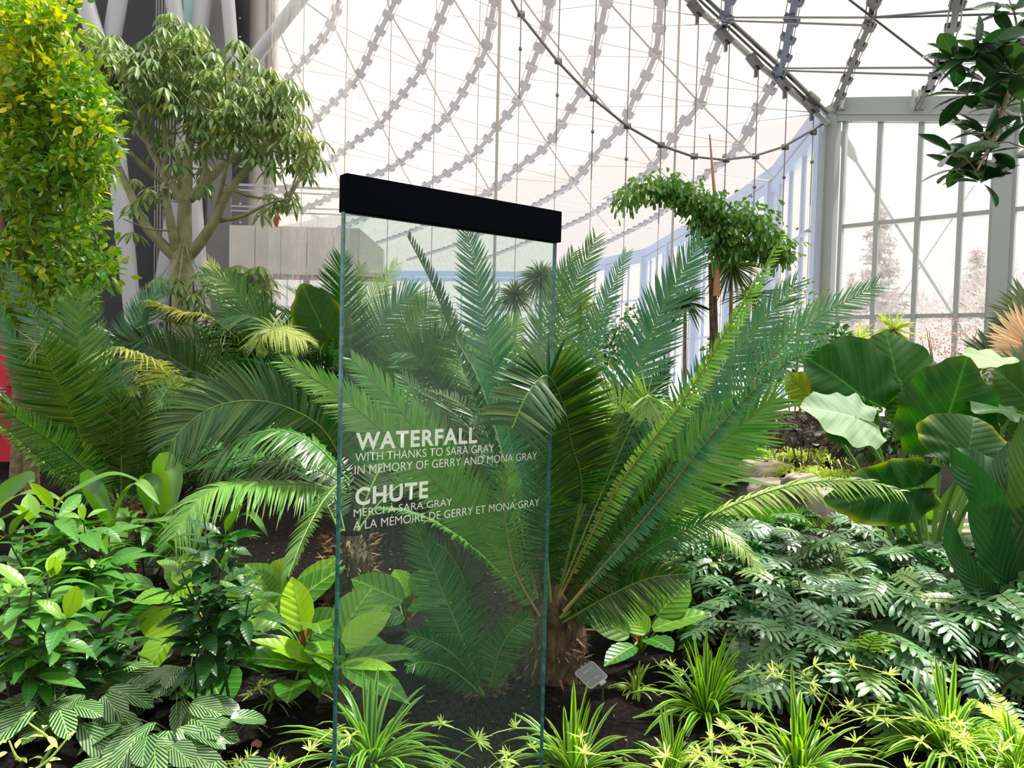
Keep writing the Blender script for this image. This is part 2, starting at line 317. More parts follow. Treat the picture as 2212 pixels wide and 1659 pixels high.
def film_roof():
    m, nt, out = M_new('inflated_roof_film'); L = nt.links
    r = nd(nt, 'ShaderNodeBsdfTranslucent'); d = nd(nt, 'ShaderNodeBsdfDiffuse'); t = nd(nt, 'ShaderNodeBsdfTransparent')
    nf = noise(nt, .25, 4); c = mixc(nt, nf, (.515, .478, .447), (.575, .54, .506)); L.new(c, r.inputs[0]); L.new(c, d.inputs[0]); t.inputs[0].default_value = (.98, .96, .95, 1)
    x = nd(nt, 'ShaderNodeMixShader'); x.inputs[0].default_value = .2; L.new(r.outputs[0], x.inputs[1]); L.new(d.outputs[0], x.inputs[2])
    y = nd(nt, 'ShaderNodeMixShader'); y.inputs[0].default_value = .25; L.new(x.outputs[0], y.inputs[1]); L.new(t.outputs[0], y.inputs[2]); L.new(y.outputs[0], out.inputs[0]); return m
filmM = film_roof()
def watermat():
    m, nt, out = M_new('pond_water'); L = nt.links; b = nd(nt, 'ShaderNodeBsdfPrincipled'); b.inputs['Base Color'].default_value = (.01, .014, .012, 1)
    b.inputs['Roughness'].default_value = .06; b.inputs['Specular IOR Level'].default_value = .8
    nf = noise(nt, 14, 3); bp = nd(nt, 'ShaderNodeBump'); bp.inputs['Strength'].default_value = .35; bp.inputs['Distance'].default_value = .05; L.new(nf, bp.inputs['Height']); L.new(bp.outputs[0], b.inputs['Normal']); L.new(b.outputs[0], out.inputs[0]); return m
waterM = watermat()
frostM = solid('frosted_bark', (.40, .34, .33), .9, c2=(.55, .49, .47), scale=2); frostN = solid('frosted_needles', (.38, .34, .31), .9, c2=(.54, .49, .46), scale=1)
snowM = solid('snow', (.85, .84, .84), .9)
# ---------------------------------------------------------------- light and sky
wd = bpy.data.worlds.new('world'); scene.world = wd; wd.use_nodes = True; nt = wd.node_tree; nt.nodes.clear(); L = nt.links
wo = nt.nodes.new('ShaderNodeOutputWorld'); bg = nt.nodes.new('ShaderNodeBackground'); tc = nt.nodes.new('ShaderNodeTexCoord'); sx = nt.nodes.new('ShaderNodeSeparateXYZ')
L.new(tc.outputs['Generated'], sx.inputs[0]); rp = nt.nodes.new('ShaderNodeValToRGB'); L.new(sx.outputs[2], rp.inputs[0])
e = rp.color_ramp.elements; e[0].position = 0.0; e[0].color = (.97, .93, .885, 1); e[1].position = 1.0; e[1].color = (1, .99, .97, 1)
L.new(rp.outputs[0], bg.inputs[0]); st = mth(nt, 'ADD', .95, mth(nt, 'MULTIPLY', mth(nt, 'POWER', mth(nt, 'MAXIMUM', sx.outputs[2], 0.0), 1.3), .8)); L.new(st, bg.inputs[1]); L.new(bg.outputs[0], wo.inputs[0])
sl = bpy.data.lights.new('sun', 'SUN'); so = bpy.data.objects.new('sun', sl); col.objects.link(so); sl.energy = 9.2; sl.angle = math.radians(7); sl.color = (1, .95, .86)
so.rotation_euler = Vector((-.5, -.28, -1.0)).to_track_quat('-Z', 'Y').to_euler()
scene.view_settings.view_transform = 'Standard'; scene.view_settings.look = 'None'; scene.view_settings.gamma = 1; scene.view_settings.exposure = 0.0; scene.view_settings.use_curve_mapping = False
# ---------------------------------------------------------------- ground
def gz(x, y): return .06 * np.sin(x * 1.7 + y) * np.cos(y * 1.3) + .03 * np.sin(x * 5 + 1) * np.sin(y * 4.1)
def flat_hole(x, y): return np.exp(-(((x - 3.0) / 1.9) ** 2 + ((y - 9.6) / 1.5) ** 2) ** 2)
nx, ny = 150, 190; xs = np.linspace(-16, 16, nx); ys = np.concatenate([np.linspace(-2, 10, 120), np.linspace(10.2, 24, 70)]); X, Y = np.meshgrid(xs, ys)
fall = np.clip((Y - 1.2) / .8, 0, 1); Z = gz(X, Y) * fall + .01 * rng.normal(size=X.shape) * fall - .34 * flat_hole(X, Y)
def gh(x, y): return float(gz(x, y) - .34 * flat_hole(x, y))
mb = MB(); mb.add(np.stack([X, Y, Z], -1), grid_q(len(ys), nx)); o = mb.build('floor', soil); tag(o, 'dark bare planting soil under all the plants', kind='structure')
mb = MB(); mb.add([[-90, 24, -.3], [90, 24, -.3], [90, 200, -.3], [-90, 200, -.3]], [[0, 1, 2, 3]]); o = mb.build('snowy_ground', snowM); tag(o, 'snow covered ground outside', kind='structure')
mb = MB(); n = 900; q = np.stack([rng.uniform(-3, 3, n), rng.uniform(2.3, 6.5, n), np.zeros(n)], 1); q[:, 2] = gz(q[:, 0], q[:, 1]) + .012
scatter(mb, T_OV, q, nz(rng.normal(size=(n, 3)) * [1, 1, .2]), rng.normal(size=(n, 3)) * [1, 1, .3], rng.uniform(.008, .03, n) * np.where(rng.random(n) > .96, 2, 1), rng.uniform(.004, .012, n)); o = mb.build('bark_chips', woodch); tag(o, 'pale bark chips and dry leaf bits lying on the dark soil', 'litter', kind='stuff')
# ---------------------------------------------------------------- roof over the great hall
HB = 9.2
def beam_pt(px, py, d=None):
    hor = 767.4 + .025 * (px - 1106); d = d or (HB - 1.55) * FP / (hor - py); p = P(px, py, d); return np.array([p[0], p[1], HB])
P0 = beam_pt(1790, 262, 24.0)
D2 = nz(np.array([3.15, -3.2, 0])); Pm1 = P0 + D2 * 4.6; Pm2 = P0 + D2 * 17
perim = [Pm2, P0, beam_pt(1676, 389), beam_pt(1587, 448), beam_pt(1400, 553), beam_pt(1180, 600), beam_pt(900, 598), beam_pt(600, 595), np.array([-62, 55, HB])]
edges = []
for a, b in zip(perim[:-1], perim[1:]):
    t = (b - a)[:2]; t = t / np.linalg.norm(t); nn = np.array([-t[1], t[0]]); edges.append((a[:2], nn))
def udist(x, y):
    d = np.stack([(x - a[0]) * n_[0] + (y - a[1]) * n_[1] for a, n_ in edges]); k = .5; mn = d.min(0)
    return mn - k * np.log(np.exp(-(d - mn) / k).sum(0)) + .0
def roofz(x, y): u = udist(x, y); return HB + .6 * np.maximum(u, -.5) + .012 * np.maximum(u, 0) ** 1.6
def roofhit(px, py, off=0.0):
    r = ray(px, py); ds = np.linspace(6, 110, 2600); q = CAM[None] + ds[:, None] * r[None]
    g = q[:, 2] + off - roofz(q[:, 0], q[:, 1]); idx = np.where(g > 0)[0]
    if len(idx) == 0: return None
    i = max(idx[0], 1); f = -g[i - 1] / (g[i] - g[i - 1] + 1e-9); return CAM + (ds[i - 1] + (ds[i] - ds[i - 1]) * np.clip(f, 0, 1)) * r
gx = np.arange(-66, 26, .8); gy = np.arange(5, 84, .8); X, Y = np.meshgrid(gx, gy); Uo = udist(X, Y)
for _ in range(4):
    e_ = .05; ux = (udist(X + e_, Y) - udist(X - e_, Y)) / (2 * e_); uy = (udist(X, Y + e_) - udist(X, Y - e_)) / (2 * e_); u_ = udist(X, Y); mk = (u_ < 0) & (Uo > -1.3)
    X = np.where(mk, X - u_ * ux, X); Y = np.where(mk, Y - u_ * uy, Y)
Z = HB + .6 * np.maximum(udist(X, Y), 0) + .012 * np.maximum(udist(X, Y), 0) ** 1.6 + .06
Q = grid_q(*X.shape); ok = (Uo.ravel()[Q] > -1.2).all(1) & (Uo.ravel()[Q] > -.02).any(1)
# leave the part above the building and the visitors open to the sky beyond what the photo can see
cxm = X.ravel()[Q].mean(1); cym = Y.ravel()[Q].mean(1); ok &= (cym > 9) & ((cym > 14) | (cxm > 1)) & ((cxm > -24) | (cym > 30))
mb = MB(); mb.add(np.stack([X, Y, Z], -1), Q[ok]); o = mb.build('ceiling', filmM); tag(o, 'white inflated film roof', kind='structure')
# ribs traced along the film
ribs = [[(734, 0), (718, 48), (700, 80), (640, 150), (600, 195)], [(862, -30), (855, 0), (842, 27), (811, 88), (773, 167), (700, 240), (640, 300), (600, 330)],
 [(975, -30), (968, 0), (933, 88), (913, 145), (845, 236), (822, 267), (764, 307), (700, 358), (640, 395), (600, 415)],
 [(1075, -30), (1070, 0), (1058, 67), (1048, 111), (1014, 175), (967, 250), (913, 304), (862, 351), (791, 385), (740, 412), (680, 440), (620, 462)],
 [(1192, -30), (1188, 0), (1179, 67), (1156, 125), (1122, 212), (1078, 267), (1017, 338), (916, 402), (840, 445), (760, 480), (680, 508)],
 [(1315, -30), (1311, 0), (1294, 78), (1265, 180), (1240, 223), (1183, 311), (1122, 358), (1058, 412), (980, 452), (900, 492), (800, 528)],
 [(1432, -30), (1429, 0), (1416, 118), (1368, 216), (1345, 270), (1287, 331), (1237, 392), (1159, 439), (1060, 492), (980, 528), (880, 560)],
 [(1580, -30), (1576, 0), (1570, 45), (1538, 131), (1512, 224), (1471, 269), (1412, 357), (1358, 398), (1284, 456), (1206, 493), (1120, 528), (1040, 560)],
 [(1727, -30), (1721, 0), (1706, 75), (1691, 142), (1662, 194), (1635, 239), (1598, 311), (1512, 385), (1415, 466), (1331, 511), (1240, 556)],
 [(1898, -30), (1891, 0), (1883, 45), (1860, 97), (1835, 160), (1807, 226)], [(2080, -30), (2073, 0), (2062, 38), (2050, 75), (2024, 150), (1983, 226)], [(2262, -30), (2240, 20), (2200, 130), (2168, 224)]]
for ri, rb in enumerate(ribs):
    near = ri >= 9
    pts = [roofhit(x, y, .15) for x, y in rb]; pts = [p for p in pts if p is not None]
    if len(pts) < 3: continue
    C_ = catmull(pts, 60); T_ = tangents(C_); e_ = .1; nrm = []
    for p in C_:
        gx_ = (roofz(p[0] + e_, p[1]) - roofz(p[0] - e_, p[1])) / .2; gy_ = (roofz(p[0], p[1] + e_) - roofz(p[0], p[1] - e_)) / .2; nrm.append([-gx_, -gy_, 1])
    nrm = nz(nrm); S_ = nz(np.cross(T_, nrm)); ln = np.linalg.norm(np.diff(C_, axis=0), axis=1).sum()
    mid = C_[len(C_) // 2]
    t = thing('roof_rib', '%s cable rib of the film roof%s' % ('dark' if near or ri > 6 else 'hazy', ', counted %s from the left' % ['first', 'second', 'third', 'fourth', 'fifth', 'sixth', 'seventh', 'eighth', 'ninth', 'tenth', 'eleventh', 'twelfth'][ri]), 'roof rib', mid, 'curved cable ribs under the film roof')
    dep = C_[:, 1]; w = .12 if near else .16
    mb = MB(); V = np.stack([C_ - S_ * w / 2, C_ + S_ * w / 2, C_ + S_ * w / 2 - nrm * .12, C_ - S_ * w / 2 - nrm * .12], 1)
    i = np.arange(len(C_) - 1)[:, None] * 4; j = np.arange(4)[None]; mb.add(V, np.stack([i + j, i + (j + 1) % 4, i + 4 + (j + 1) % 4, i + 4 + j], -1).reshape(-1, 4)); strip = mb.build('rib_strip', ribM if near else ribH, t, False)
    mb = MB()
    for sd in (-1, 1): tube(mb, C_ + S_ * sd * (.12 if near else .17) - nrm * .12, .014, 4, cap=False)
    mb.build('side_cable', cableM, t)
    mb = MB(); nc = int(ln / 1.0); ui = np.interp(np.arange(nc) * 1.0 + .5, np.concatenate([[0], np.cumsum(np.linalg.norm(np.diff(C_, axis=0), axis=1))]), np.arange(len(C_)))
    for u_ in ui:
        k = int(u_); f = u_ - k; k2 = min(k + 1, len(C_) - 1); p = C_[k] * (1 - f) + C_[k2] * f; R_ = np.stack([T_[k], S_[k], nrm[k]])
        box(mb, p - nrm[k] * .06, (.2, .3 if near else .42, .12), 0, R_); box(mb, p - nrm[k] * .06 + T_[k] * .16, (.07, .22 if near else .34, .1), 0, R_)
    o = mb.build('clamp', ribM if near else ribH, strip, False); o['kind'] = 'stuff'
def node_cables(name, chains, r, mat, lab, dbl=0.0):
    t = None
    for ch in chains:
        pts = [roofhit(x, y, .35) for x, y in ch]
        if any(p is None for p in pts): pts = [p for p in pts if p is not None]
        if len(pts) < 2: continue
        if t is None: t = thing(name, lab, 'cables', pts[0])
        mb = MB()
        for a, b in zip(pts[:-1], pts[1:]):
            tube(mb, [a, b], r, 5, cap=False)
            if dbl: tube(mb, [a - [0, 0, dbl], b - [0, 0, .1 * dbl]], r * .8, 5, cap=False)
        mb.build('cable', mat, t)
diag = [[(640, -10), (718, 48), (773, 167), (822, 267), (862, 351), (900, 420)], [(835, -10), (842, 27), (913, 145), (967, 250), (1017, 338), (1058, 412), (1100, 480)],
 [(975, -10), (1048, 111), (1122, 214), (1183, 311), (1237, 392), (1284, 456), (1331, 511)], [(1125, -10), (1179, 67), (1265, 180), (1345, 270), (1412, 357), (1480, 420)],
 [(1300, -20), (1311, 0), (1416, 118), (1512, 224), (1598, 311), (1672, 385)], [(600, 60), (660, 200), (700, 300), (740, 412)]]
pair = [[(842, 27), (1048, 111), (1265, 180), (1512, 224), (1750, 242)], [(718, 48), (913, 145), (1122, 214), (1345, 270), (1598, 311)], [(600, 100), (773, 167), (967, 250), (1183, 311), (1412, 357), (1660, 390)],
 [(600, 180), (822, 267), (1017, 338), (1237, 392), (1480, 440)], [(600, 270), (862, 351), (1058, 412), (1284, 456), (1500, 490)], [(980, -20), (1179, 67), (1416, 118), (1662, 194)], [(1160, -30), (1311, 2), (1570, 45)], [(740, 412), (900, 455), (1100, 500), (1331, 511)]]
node_cables('diagonal_cables', diag, .035, cableM, 'dark diagonal cables stepping down across the roof ribs')
node_cables('cross_cables', pair, .017, cableL, 'thin paired cables running across the hazy roof ribs', .8)
node_cables('near_roof_cables', [[(1570, 38), (1885, 38), (2230, 8)], [(1575, 45), (1875, 55)], [(1885, 38), (2230, 28)], [(1690, 148), (2025, 146)], [(1700, 153), (2030, 163)], [(1810, -20), (1885, 38), (2025, 146), (2120, 235)]], .03, cableM, 'taut steel cables crossing the clear roof above the corner post')
# ---------------------------------------------------------------- glass partition with its cable net
pl = P(742, 600, 19.2); tdir = nz(np.array([pl[0] - P0[0], pl[1] - P0[1], 0])); pn = np.array([-tdir[1], tdir[0], 0]); 
def pp(x, y, off=0.0): return onplane(x, y, P0 + pn * off, pn)
top = [(1785, 262), (1640, 130), (1500, 0), (1390, -110), (1000, -110), (575, -110)]
mb = MB()
tp = [pp(*q) for q in top]
for a, b in zip(tp[:-1], tp[1:]): mb.add([a, b, [b[0], b[1], 0], [a[0], a[1], 0]], [[0, 1, 2, 3]])
o = mb.build('wall_partition', partM, smooth=False); tag(o, 'tall clear partition wall hung on vertical cables', kind='structure')
net = thing('cable_net', 'net of thin vertical and swooping dark cables on the clear partition', 'cables', (P0[0] - 7, P0[1] - 2.4, 0))
cab = [(656, 650, -60), (745, 742, -60), (850, 837, -60), (941, 933, -60), (1034, 1026, -60), (1123, 1114, 30), (1205, 1196, 132), (1285, 1274, 213), (1355, 1348, 273), (1429, 1422, 314), (1500, 1494, 338), (1565, 1562, 345), (1629, 1626, 338), (1693, 1689, 318), (1750, 1748, 285)]
upy = {1123: -60, 1205: -60, 1285: -60, 1355: -60, 1429: -60, 1500: 35, 1565: 82, 1629: 138, 1693: 185, 1750: 235}
for xt, xb, yt in cab:
    x = (xt + xb) / 2; b = pp(xb, 500, .06); zt = pp(xt, max(upy.get(xt, -60), -60), .06)[2]; zm = pp(xt, yt, .06)[2]
    mb = MB(); tube(mb, [[b[0], b[1], .0], [b[0], b[1], zt]], .012, 5, cap=False); mb.build('vertical_cable', cableL, net)
    if yt > 0:
        mb = MB(); tube(mb, [[b[0], b[1], zm - 2.2], [b[0], b[1], zt]], .017, 5, cap=False)
        box(mb, [b[0], b[1], zm], (.2, .1, .16)); box(mb, [b[0], b[1], zm - .9], (.08, .08, .08)); mb.build('cable_clamp', cableM, net)
mb = MB(); b = pp(1073, 400, .05); tube(mb, [[b[0], b[1], 0], [pp(1080, 0)[0], pp(1080, 0)[1], pp(1080, -60)[2]]], .045, 6); mb.build('mast', cableL, net)
mb = MB(); b = pp(1459, 300, .05); tube(mb, [[b[0], b[1], 0], [b[0], b[1], pp(1466, -60)[2]]], .035, 6); mb.build('mast', cableL, net)
mb = MB(); tube(mb, [pp(*q, .1) for q in [(1060, -80), (1123, 30), (1204, 132), (1281, 213), (1355, 273), (1427, 314), (1497, 338), (1562, 345), (1626, 338), (1690, 318), (1748, 285), (1782, 265)]], .04, 6); mb.build('swooping_cable', cableM, net)
tr = thing('edge_truss', 'twin steel tubes with clamps slanting from the ceiling to the corner post', 'truss', pp(1640, 130))
mb = MB(); tube(mb, [pp(*q, .25) for q in [(1788, 266), (1640, 140), (1460, -25)]], .09, 8); mb.build('lower_tube', steelg, tr)
mb = MB(); tube(mb, [pp(*q, .5) for q in [(1788, 245), (1690, 148), (1570, 38), (1510, -20)]], .07, 8); tube(mb, [pp(1745, 205, .5), pp(1765, 222, .5)], .15, 8); mb.build('upper_tube', cableM, tr)
mb = MB(); tube(mb, [pp(*q, .35) for q in [(1770, 240), (1640, 120), (1490, -20)]], .04, 6); mb.build('middle_cable', cableM, tr)
for x, y in [(1503, 18), (1565, 78), (1630, 134), (1692, 180), (1750, 228)]:
    mb = MB(); R_ = np.stack([tdir * .75 + [0, 0, .66], pn, nz(np.array([-tdir[0] * .66, -tdir[1] * .66, .75]))]); box(mb, pp(x, y, .4), (.5, .26, .16), 0, R_); box(mb, pp(x + 3, y + 14, .4), (.08, .12, .5)); mb.build('clamp', ribM, tr, False)
# ---------------------------------------------------------------- corner post, facade windows on the right
n2 = np.array([-D2[1], D2[0], 0]); n2 = -n2 if np.dot(n2, CAM - P0) < 0 else n2      # towards the room
def fp_(x, y, off=0.0): return onplane(x, y, P0 + n2 * off, n2)
def vpost(mbb, x, w, d=.15, off=0.0, z0=0, z1=HB, y=500):
    p = fp_(x, y, off); R_ = np.stack([D2, n2, [0, 0, 1]]); box(mbb, [p[0], p[1], (z0 + z1) / 2], (w, d, z1 - z0), 0, R_)
def hbar(mbb, xa, ya, xb, yb, h, d=.12, off=0.0):
    bar(mbb, fp_(xa, ya, off), fp_(xb, yb, off), d, h)
mb = MB(); vpost(mb, 1791, .34, .35, .05, 0, HB + .3); vpost(mb, 1777, .05, .3, .2, 0, HB); o = mb.build('trim_1', steelg, smooth=False); tag(o, 'grey steel corner post', kind='structure')
mb = MB(); zt = fp_(1800, 232)[2]
Qm = P0 + D2 * 17; sl_ = (fp_(2150, 247)[2] - fp_(1800, 247)[2]) / np.linalg.norm((fp_(2150, 247) - fp_(1800, 247))[:2]); zb_ = lambda p: HB + sl_ * float(np.dot((p - P0)[:2], D2[:2])); Qm[2] = zb_(Qm)
bar(mb, P0 + [0, 0, .28], Qm + [0, 0, .28], .3, .42); bar(mb, P0 + [0, 0, .02], Qm + [0, 0, .02], .45, .1); bar(mb, P0 + [0, 0, -.12] + n2 * .1, Qm + [0, 0, -.12] + n2 * .1, .2, .2)
for x in (1806, 1975, 2168): p = fp_(x, 215, .3); box(mb, [p[0], p[1], zb_(p) + .35], (.06, .3, .5), 0, np.stack([D2, n2, [0, 0, 1]])); p = fp_(x + 14, 215, .3); box(mb, [p[0], p[1], zb_(p) + .35], (.06, .3, .5), 0, np.stack([D2, n2, [0, 0, 1]]))
o = mb.build('trim_2', steelg, smooth=False); tag(o, 'grey steel head beam over the windows', kind='structure')
m_ = MB(); m_.add([P0 + [0, 0, .45], Qm + [0, 0, .45], [Qm[0], Qm[1], HB + .1], [P0[0], P0[1], HB + .1]], [[0, 1, 2, 3]]); o = m_.build('trim_7', filmM, smooth=False); tag(o, 'white film strip between head beam and roof film', kind='structure')
zh = HB - .15
def window(idx, x0, x1, mulls, lab):
    w_ = MB(); zq = lambda x: zb_(fp_(x, 300)) - .15
    vpost(w_, x0, .1, .2, 0, 0, zq(x0)); vpost(w_, x1, .1, .2, 0, 0, zq(x1))
    for x in mulls: vpost(w_, x, .13, .12, .05, 0, zq(x))
    z1 = fp_(1810, 491)[2]; z2 = fp_(1805, 686)[2]; a = fp_(x0, 500); b = fp_(x1, 500)
    for z in (z1, z2, .4): bar(w_, [a[0], a[1], z], [b[0], b[1], z], .12, .12)
    bar(w_, [a[0], a[1], zq(x0)], [b[0], b[1], zq(x1)], .12, .2)
    o = w_.build('window_%d' % idx, steelg, smooth=False); tag(o, lab, kind='structure')
    g = MB(); g.add([[a[0], a[1], 0], [b[0], b[1], 0], [b[0], b[1], zq(x1)], [a[0], a[1], zq(x0)]], [[0, 1, 2, 3]]); gp = g.build('pane', winM, o, False)
    return o
window(1, 1817, 2142, [1893, 1981, 2073], 'large multi-pane window beside the corner post'); window(2, 2188, 2500, [2290, 2400], 'window at the right edge of the photo')
mb = MB(); vpost(mb, 2164, .42, .3, .05, 0, zb_(fp_(2164, 300))); o = mb.build('trim_3', steelg, smooth=False); tag(o, 'broad grey steel post between the windows', kind='structure')
br = thing('brace_rods', 'slanting brace rods with pin plate behind the big window', 'brace', fp_(1900, 400, -.6))
mb = MB(); tube(mb, [fp_(1832, 320, -.6), fp_(2100, 745, -.6)], .05, 6); mb.build('thick_rod', steelg, br); mb = MB(); tube(mb, [fp_(2105, 400, -.7), fp_(1860, 770, -.7)], .018, 5); mb.build('thin_rod', cableL, br)
mb = MB(); a = fp_(1824, 300, -.6); b = fp_(1840, 330, -.6); tube(mb, [a + (a - b) * .5, a, b, b + (b - a) * .6], [.10, .2, .16, .06], 8); mb.build('pin_plate', steelg, br)
# far facade seen through the partition
fr = perim[1:]
ff = MB(); gg = MB(); mu = MB()
for a, b in zip(fr[:-1], fr[1:]):
    L_ = np.linalg.norm(b - a); n_ = max(1, round(L_ / 6.0)); tt = nz(b - a)
    bar(ff, a + [0, 0, .3], b + [0, 0, .3], .35, .55); bar(ff, a + [0, 0, -.25], b + [0, 0, -.25], .3, .4)
    if b[0] < -40: continue
    for k in range(n_):
        p = a + (b - a) * k / n_ + tt * .5 * (k == 0); bar(ff, [p[0], p[1], 0], [p[0], p[1], HB], .5, .4)
    n_ = max(1, round(L_ / 2.0))
    for k in range(n_): p = a + (b - a) * (k + .5) / n_; bar(mu, [p[0], p[1], 0], [p[0], p[1], HB - .3], .14, .14)
    for z in (2.8, 6.0): bar(mu, [a[0], a[1], z], [b[0], b[1], z], .12, .12)
    gg.add([[a[0], a[1], 0], [b[0], b[1], 0], [b[0], b[1], HB], [a[0], a[1], HB]], [[0, 1, 2, 3]])
o = ff.build('wall_far', blueCastM, smooth=False); tag(o, 'grey far facade frame with the blue cast of the partition painted in', kind='structure')
o = mu.build('window_3', blueCastM, smooth=False); tag(o, 'long run of far windows seen through the partition', kind='structure'); gg.build('pane', winM, o, False)
# ---------------------------------------------------------------- building on the left
mb = MB(); 
def wallq(pa, pb, d, mat, name, lab, th_=.2, px=True, z0=None):
    a0_ = P(pa[0], pa[1], d); b0_ = P(pb[0], pb[1], d); z1 = max(a0_[2], b0_[2]); zz = min(a0_[2], b0_[2]) if z0 is None else z0
    m_ = MB(); box(m_, [(a0_[0] + b0_[0]) / 2, (a0_[1] + b0_[1]) / 2 + th_ / 2, (z1 + zz) / 2], (abs(b0_[0] - a0_[0]), th_, z1 - zz)); o = m_.build(name, mat, smooth=False); tag(o, lab, kind='structure'); return o
wallq((-400, -260), (352, 700), 19.0, darkp, 'wall_left', 'dark charcoal wall behind the left trees', z0=0)
# ribbed cladding: curved corrugated sheet
m_ = MB(); n = 220; s = np.linspace(0, 1, n); a_ = P(335, 300, 18.4); b_ = P(592, 300, 19.6); xx = a_[0] + (b_[0] - a_[0]) * s; yy = a_[1] + (b_[1] - a_[1]) * s - 1.1 * np.sin(s * PI) * .8 - .035 * np.sign(np.sin(s * 2 * PI * 26))
zt = 13.5; V = np.stack([np.stack([xx, yy, 0 * xx], 1), np.stack([xx, yy, 0 * xx + zt], 1)], 0); m_.add(V, grid_q(2, n)); o = m_.build('wall_back', clad, smooth=False); tag(o, 'ribbed grey metal cladding behind the umbrella tree', kind='structure')
w0 = wallq((462, -260), (516, 700), 17.9, clad, 'trim_4', 'grey cladding fin behind the balcony end', .15, z0=0)
m_ = MB(); 
for k in range(22): p = P(519, -200 + k * 40, 17.7); box(m_, p, (.035, .04, .035))
st_ = wallq((515, -260), (526, 660), 17.75, darkp, 'trim_5', 'black strip with pale studs beside the cladding', .08, z0=0); o = m_.build('stud', lgrey, st_, False); o['kind'] = 'stuff'
m_ = MB(); a_ = P(560, 300, 18.8); tube(m_, [[a_[0], a_[1], 0], [a_[0], a_[1], 14]], .36, 20); bx_ = P(580, 300, 18.6); box(m_, [bx_[0], bx_[1], 7], (.1, .2, 14)); bx_ = P(592, 300, 18.6); box(m_, [bx_[0], bx_[1], 7], (.06, .2, 14)); o = m_.build('trim_6', lgrey); tag(o, 'pale round column and thin mullions beside the hazy roof', kind='structure')
tubes = [([(172, -40), (235, 215), (289, 700)], [.19, .2, .165], 16.6, 'slanted white tube column crossing the black wall'), ([(262, -40), (222, 205), (205, 330)], [.19, .18, .16], 16.9, 'white tube column leaning left from the ceiling behind the tree'),
 ([(158, 380), (122, 640)], .2, 16.8, 'short white tube column behind the yellow-green tree trunk'), ([(369, -40), (398, 190), (436, 620)], [.17, .165, .15], 17.0, 'white tube column behind the umbrella tree crown and trunk'),
 ([(444, -40), (400, 300), (345, 660)], [.2, .18, .18], 17.4, 'white tube column leaning down left behind the umbrella tree trunk'), ([(489, -40), (508, 200), (512, 330)], [.15, .14, .12], 17.3, 'white tube column next to the black studded strip'),
 ([(672, -30), (560, 112), (480, 215)], [.14, .14, .14], 16.5, 'big slanted white tube reaching up over the hazy roof'), ([(60, 60), (210, 155), (300, 205)], .15, 16.2, 'white tube beam slanting behind the upper left foliage'), ([(200, 715), (300, 775), (420, 850)], .13, 12.5, 'fallen-looking white tube low among the cycads at left')]
for pts, r, d, lab in tubes:
    C_ = catmull([P(x, y, d) for x, y in pts], 12)
    if pts[-1][1] > 600: C_ = np.vstack([C_, C_[-1] + (C_[-1] - C_[-2]) * (C_[-1][2] / max(1e-3, C_[-2][2] - C_[-1][2]))])
    rr = np.interp(np.linspace(0, 1, len(C_)), np.linspace(0, 1, np.size(r)), np.atleast_1d(r))
    m_ = MB(); tube(m_, C_, rr, 24); o = m_.build('tube_column', steelw, org=C_[-1]); tag(o, lab, 'column', 'slanted white tube columns')
m_ = MB(); p = P(410, 30, 17.8); q = P(398, 400, 17.9); box(m_, [p[0], p[1] + .1, 9], (.35, .1, 9)); o = m_.build('window_4', solid('teal_glass', (.25, .42, .42), .1)); tag(o, 'narrow teal glass strip between the tube columns', kind='structure')
# balcony
d = 17.2; bt = thing('balcony', 'grey panelled balcony with clear glass railing', 'balcony', P(650, 590, d))
a = P(495, 486, d); b = P(776, 494, d); c = P(828, 555, d + .3); zlo = P(600, 592, d)[2]; zt = a[2]
m_ = MB(); n = 6; pts = [a + (b - a) * i / 5 for i in range(6)]
for q0, q1 in zip(pts[:-1], pts[1:]): box(m_, [(q0[0] + q1[0]) / 2, d_ := (a[1] + .1), (zt + zlo) / 2], (q1[0] - q0[0] - .012, .2, zt - zlo))
m_.add([[b[0], b[1], zt], [b[0], b[1] + .2, zt], [c[0], c[1] + .2, P(828, 535, d)[2]], [c[0], c[1], P(828, 535, d)[2]], [b[0], b[1], zlo], [b[0], b[1] + .2, zlo], [c[0], c[1] + .2, zlo], [c[0], c[1], zlo]], [[0, 1, 2, 3], [4, 5, 6, 7], [0, 3, 7, 4], [1, 2, 6, 5], [2, 3, 7, 6]])
m_.build('front_panel', lgrey, bt, False)
m_ = MB(); box(m_, [(a[0] + c[0]) / 2, a[1] + .7, zlo + .05], (c[0] - a[0], 1.2, .1)); m_.build('soffit', lgrey, bt, False)
m_ = MB(); r0 = P(497, 398, d); r1 = P(790, 412, d)
bar(m_, r0, r1, .04, .05); bar(m_, P(497, 409, d + .3), P(790, 425, d + .3), .03, .03); bar(m_, P(500, 445, d + .2), P(790, 455, d + .2), .03, .03); bar(m_, P(500, 455, d), P(790, 466, d), .03, .03); m_.build('handrail', steelw, bt, False)
m_ = MB(); m_.add([r0, r1, [r1[0], r1[1], zt], [r0[0], r0[1], zt]], [[0, 1, 2, 3]]); m_.build('railing_glass', railM, bt, False)
for x in (552, 662): m_ = MB(); p = P(x, 640, d + .8); box(m_, [p[0], p[1], zlo / 2], (.12, .12, zlo)); m_.build('support_post', steelg, bt, False)
lp = thing('hanging_lamp', 'small grey lamp hanging under the balcony', 'lamp', P(702, 628, d)); p = P(702, 628, d); m_ = MB(); tube(m_, [p + [0, 0, .45], p + [0, 0, .12]], .02, 6); m_.build('rod', steelg, lp); m_ = MB(); tube(m_, [p + [0, 0, .14], p + [0, 0, .12], p + [0, 0, -.12]], [.03, .1, .09], 12); m_.build('shade', steelg, lp)
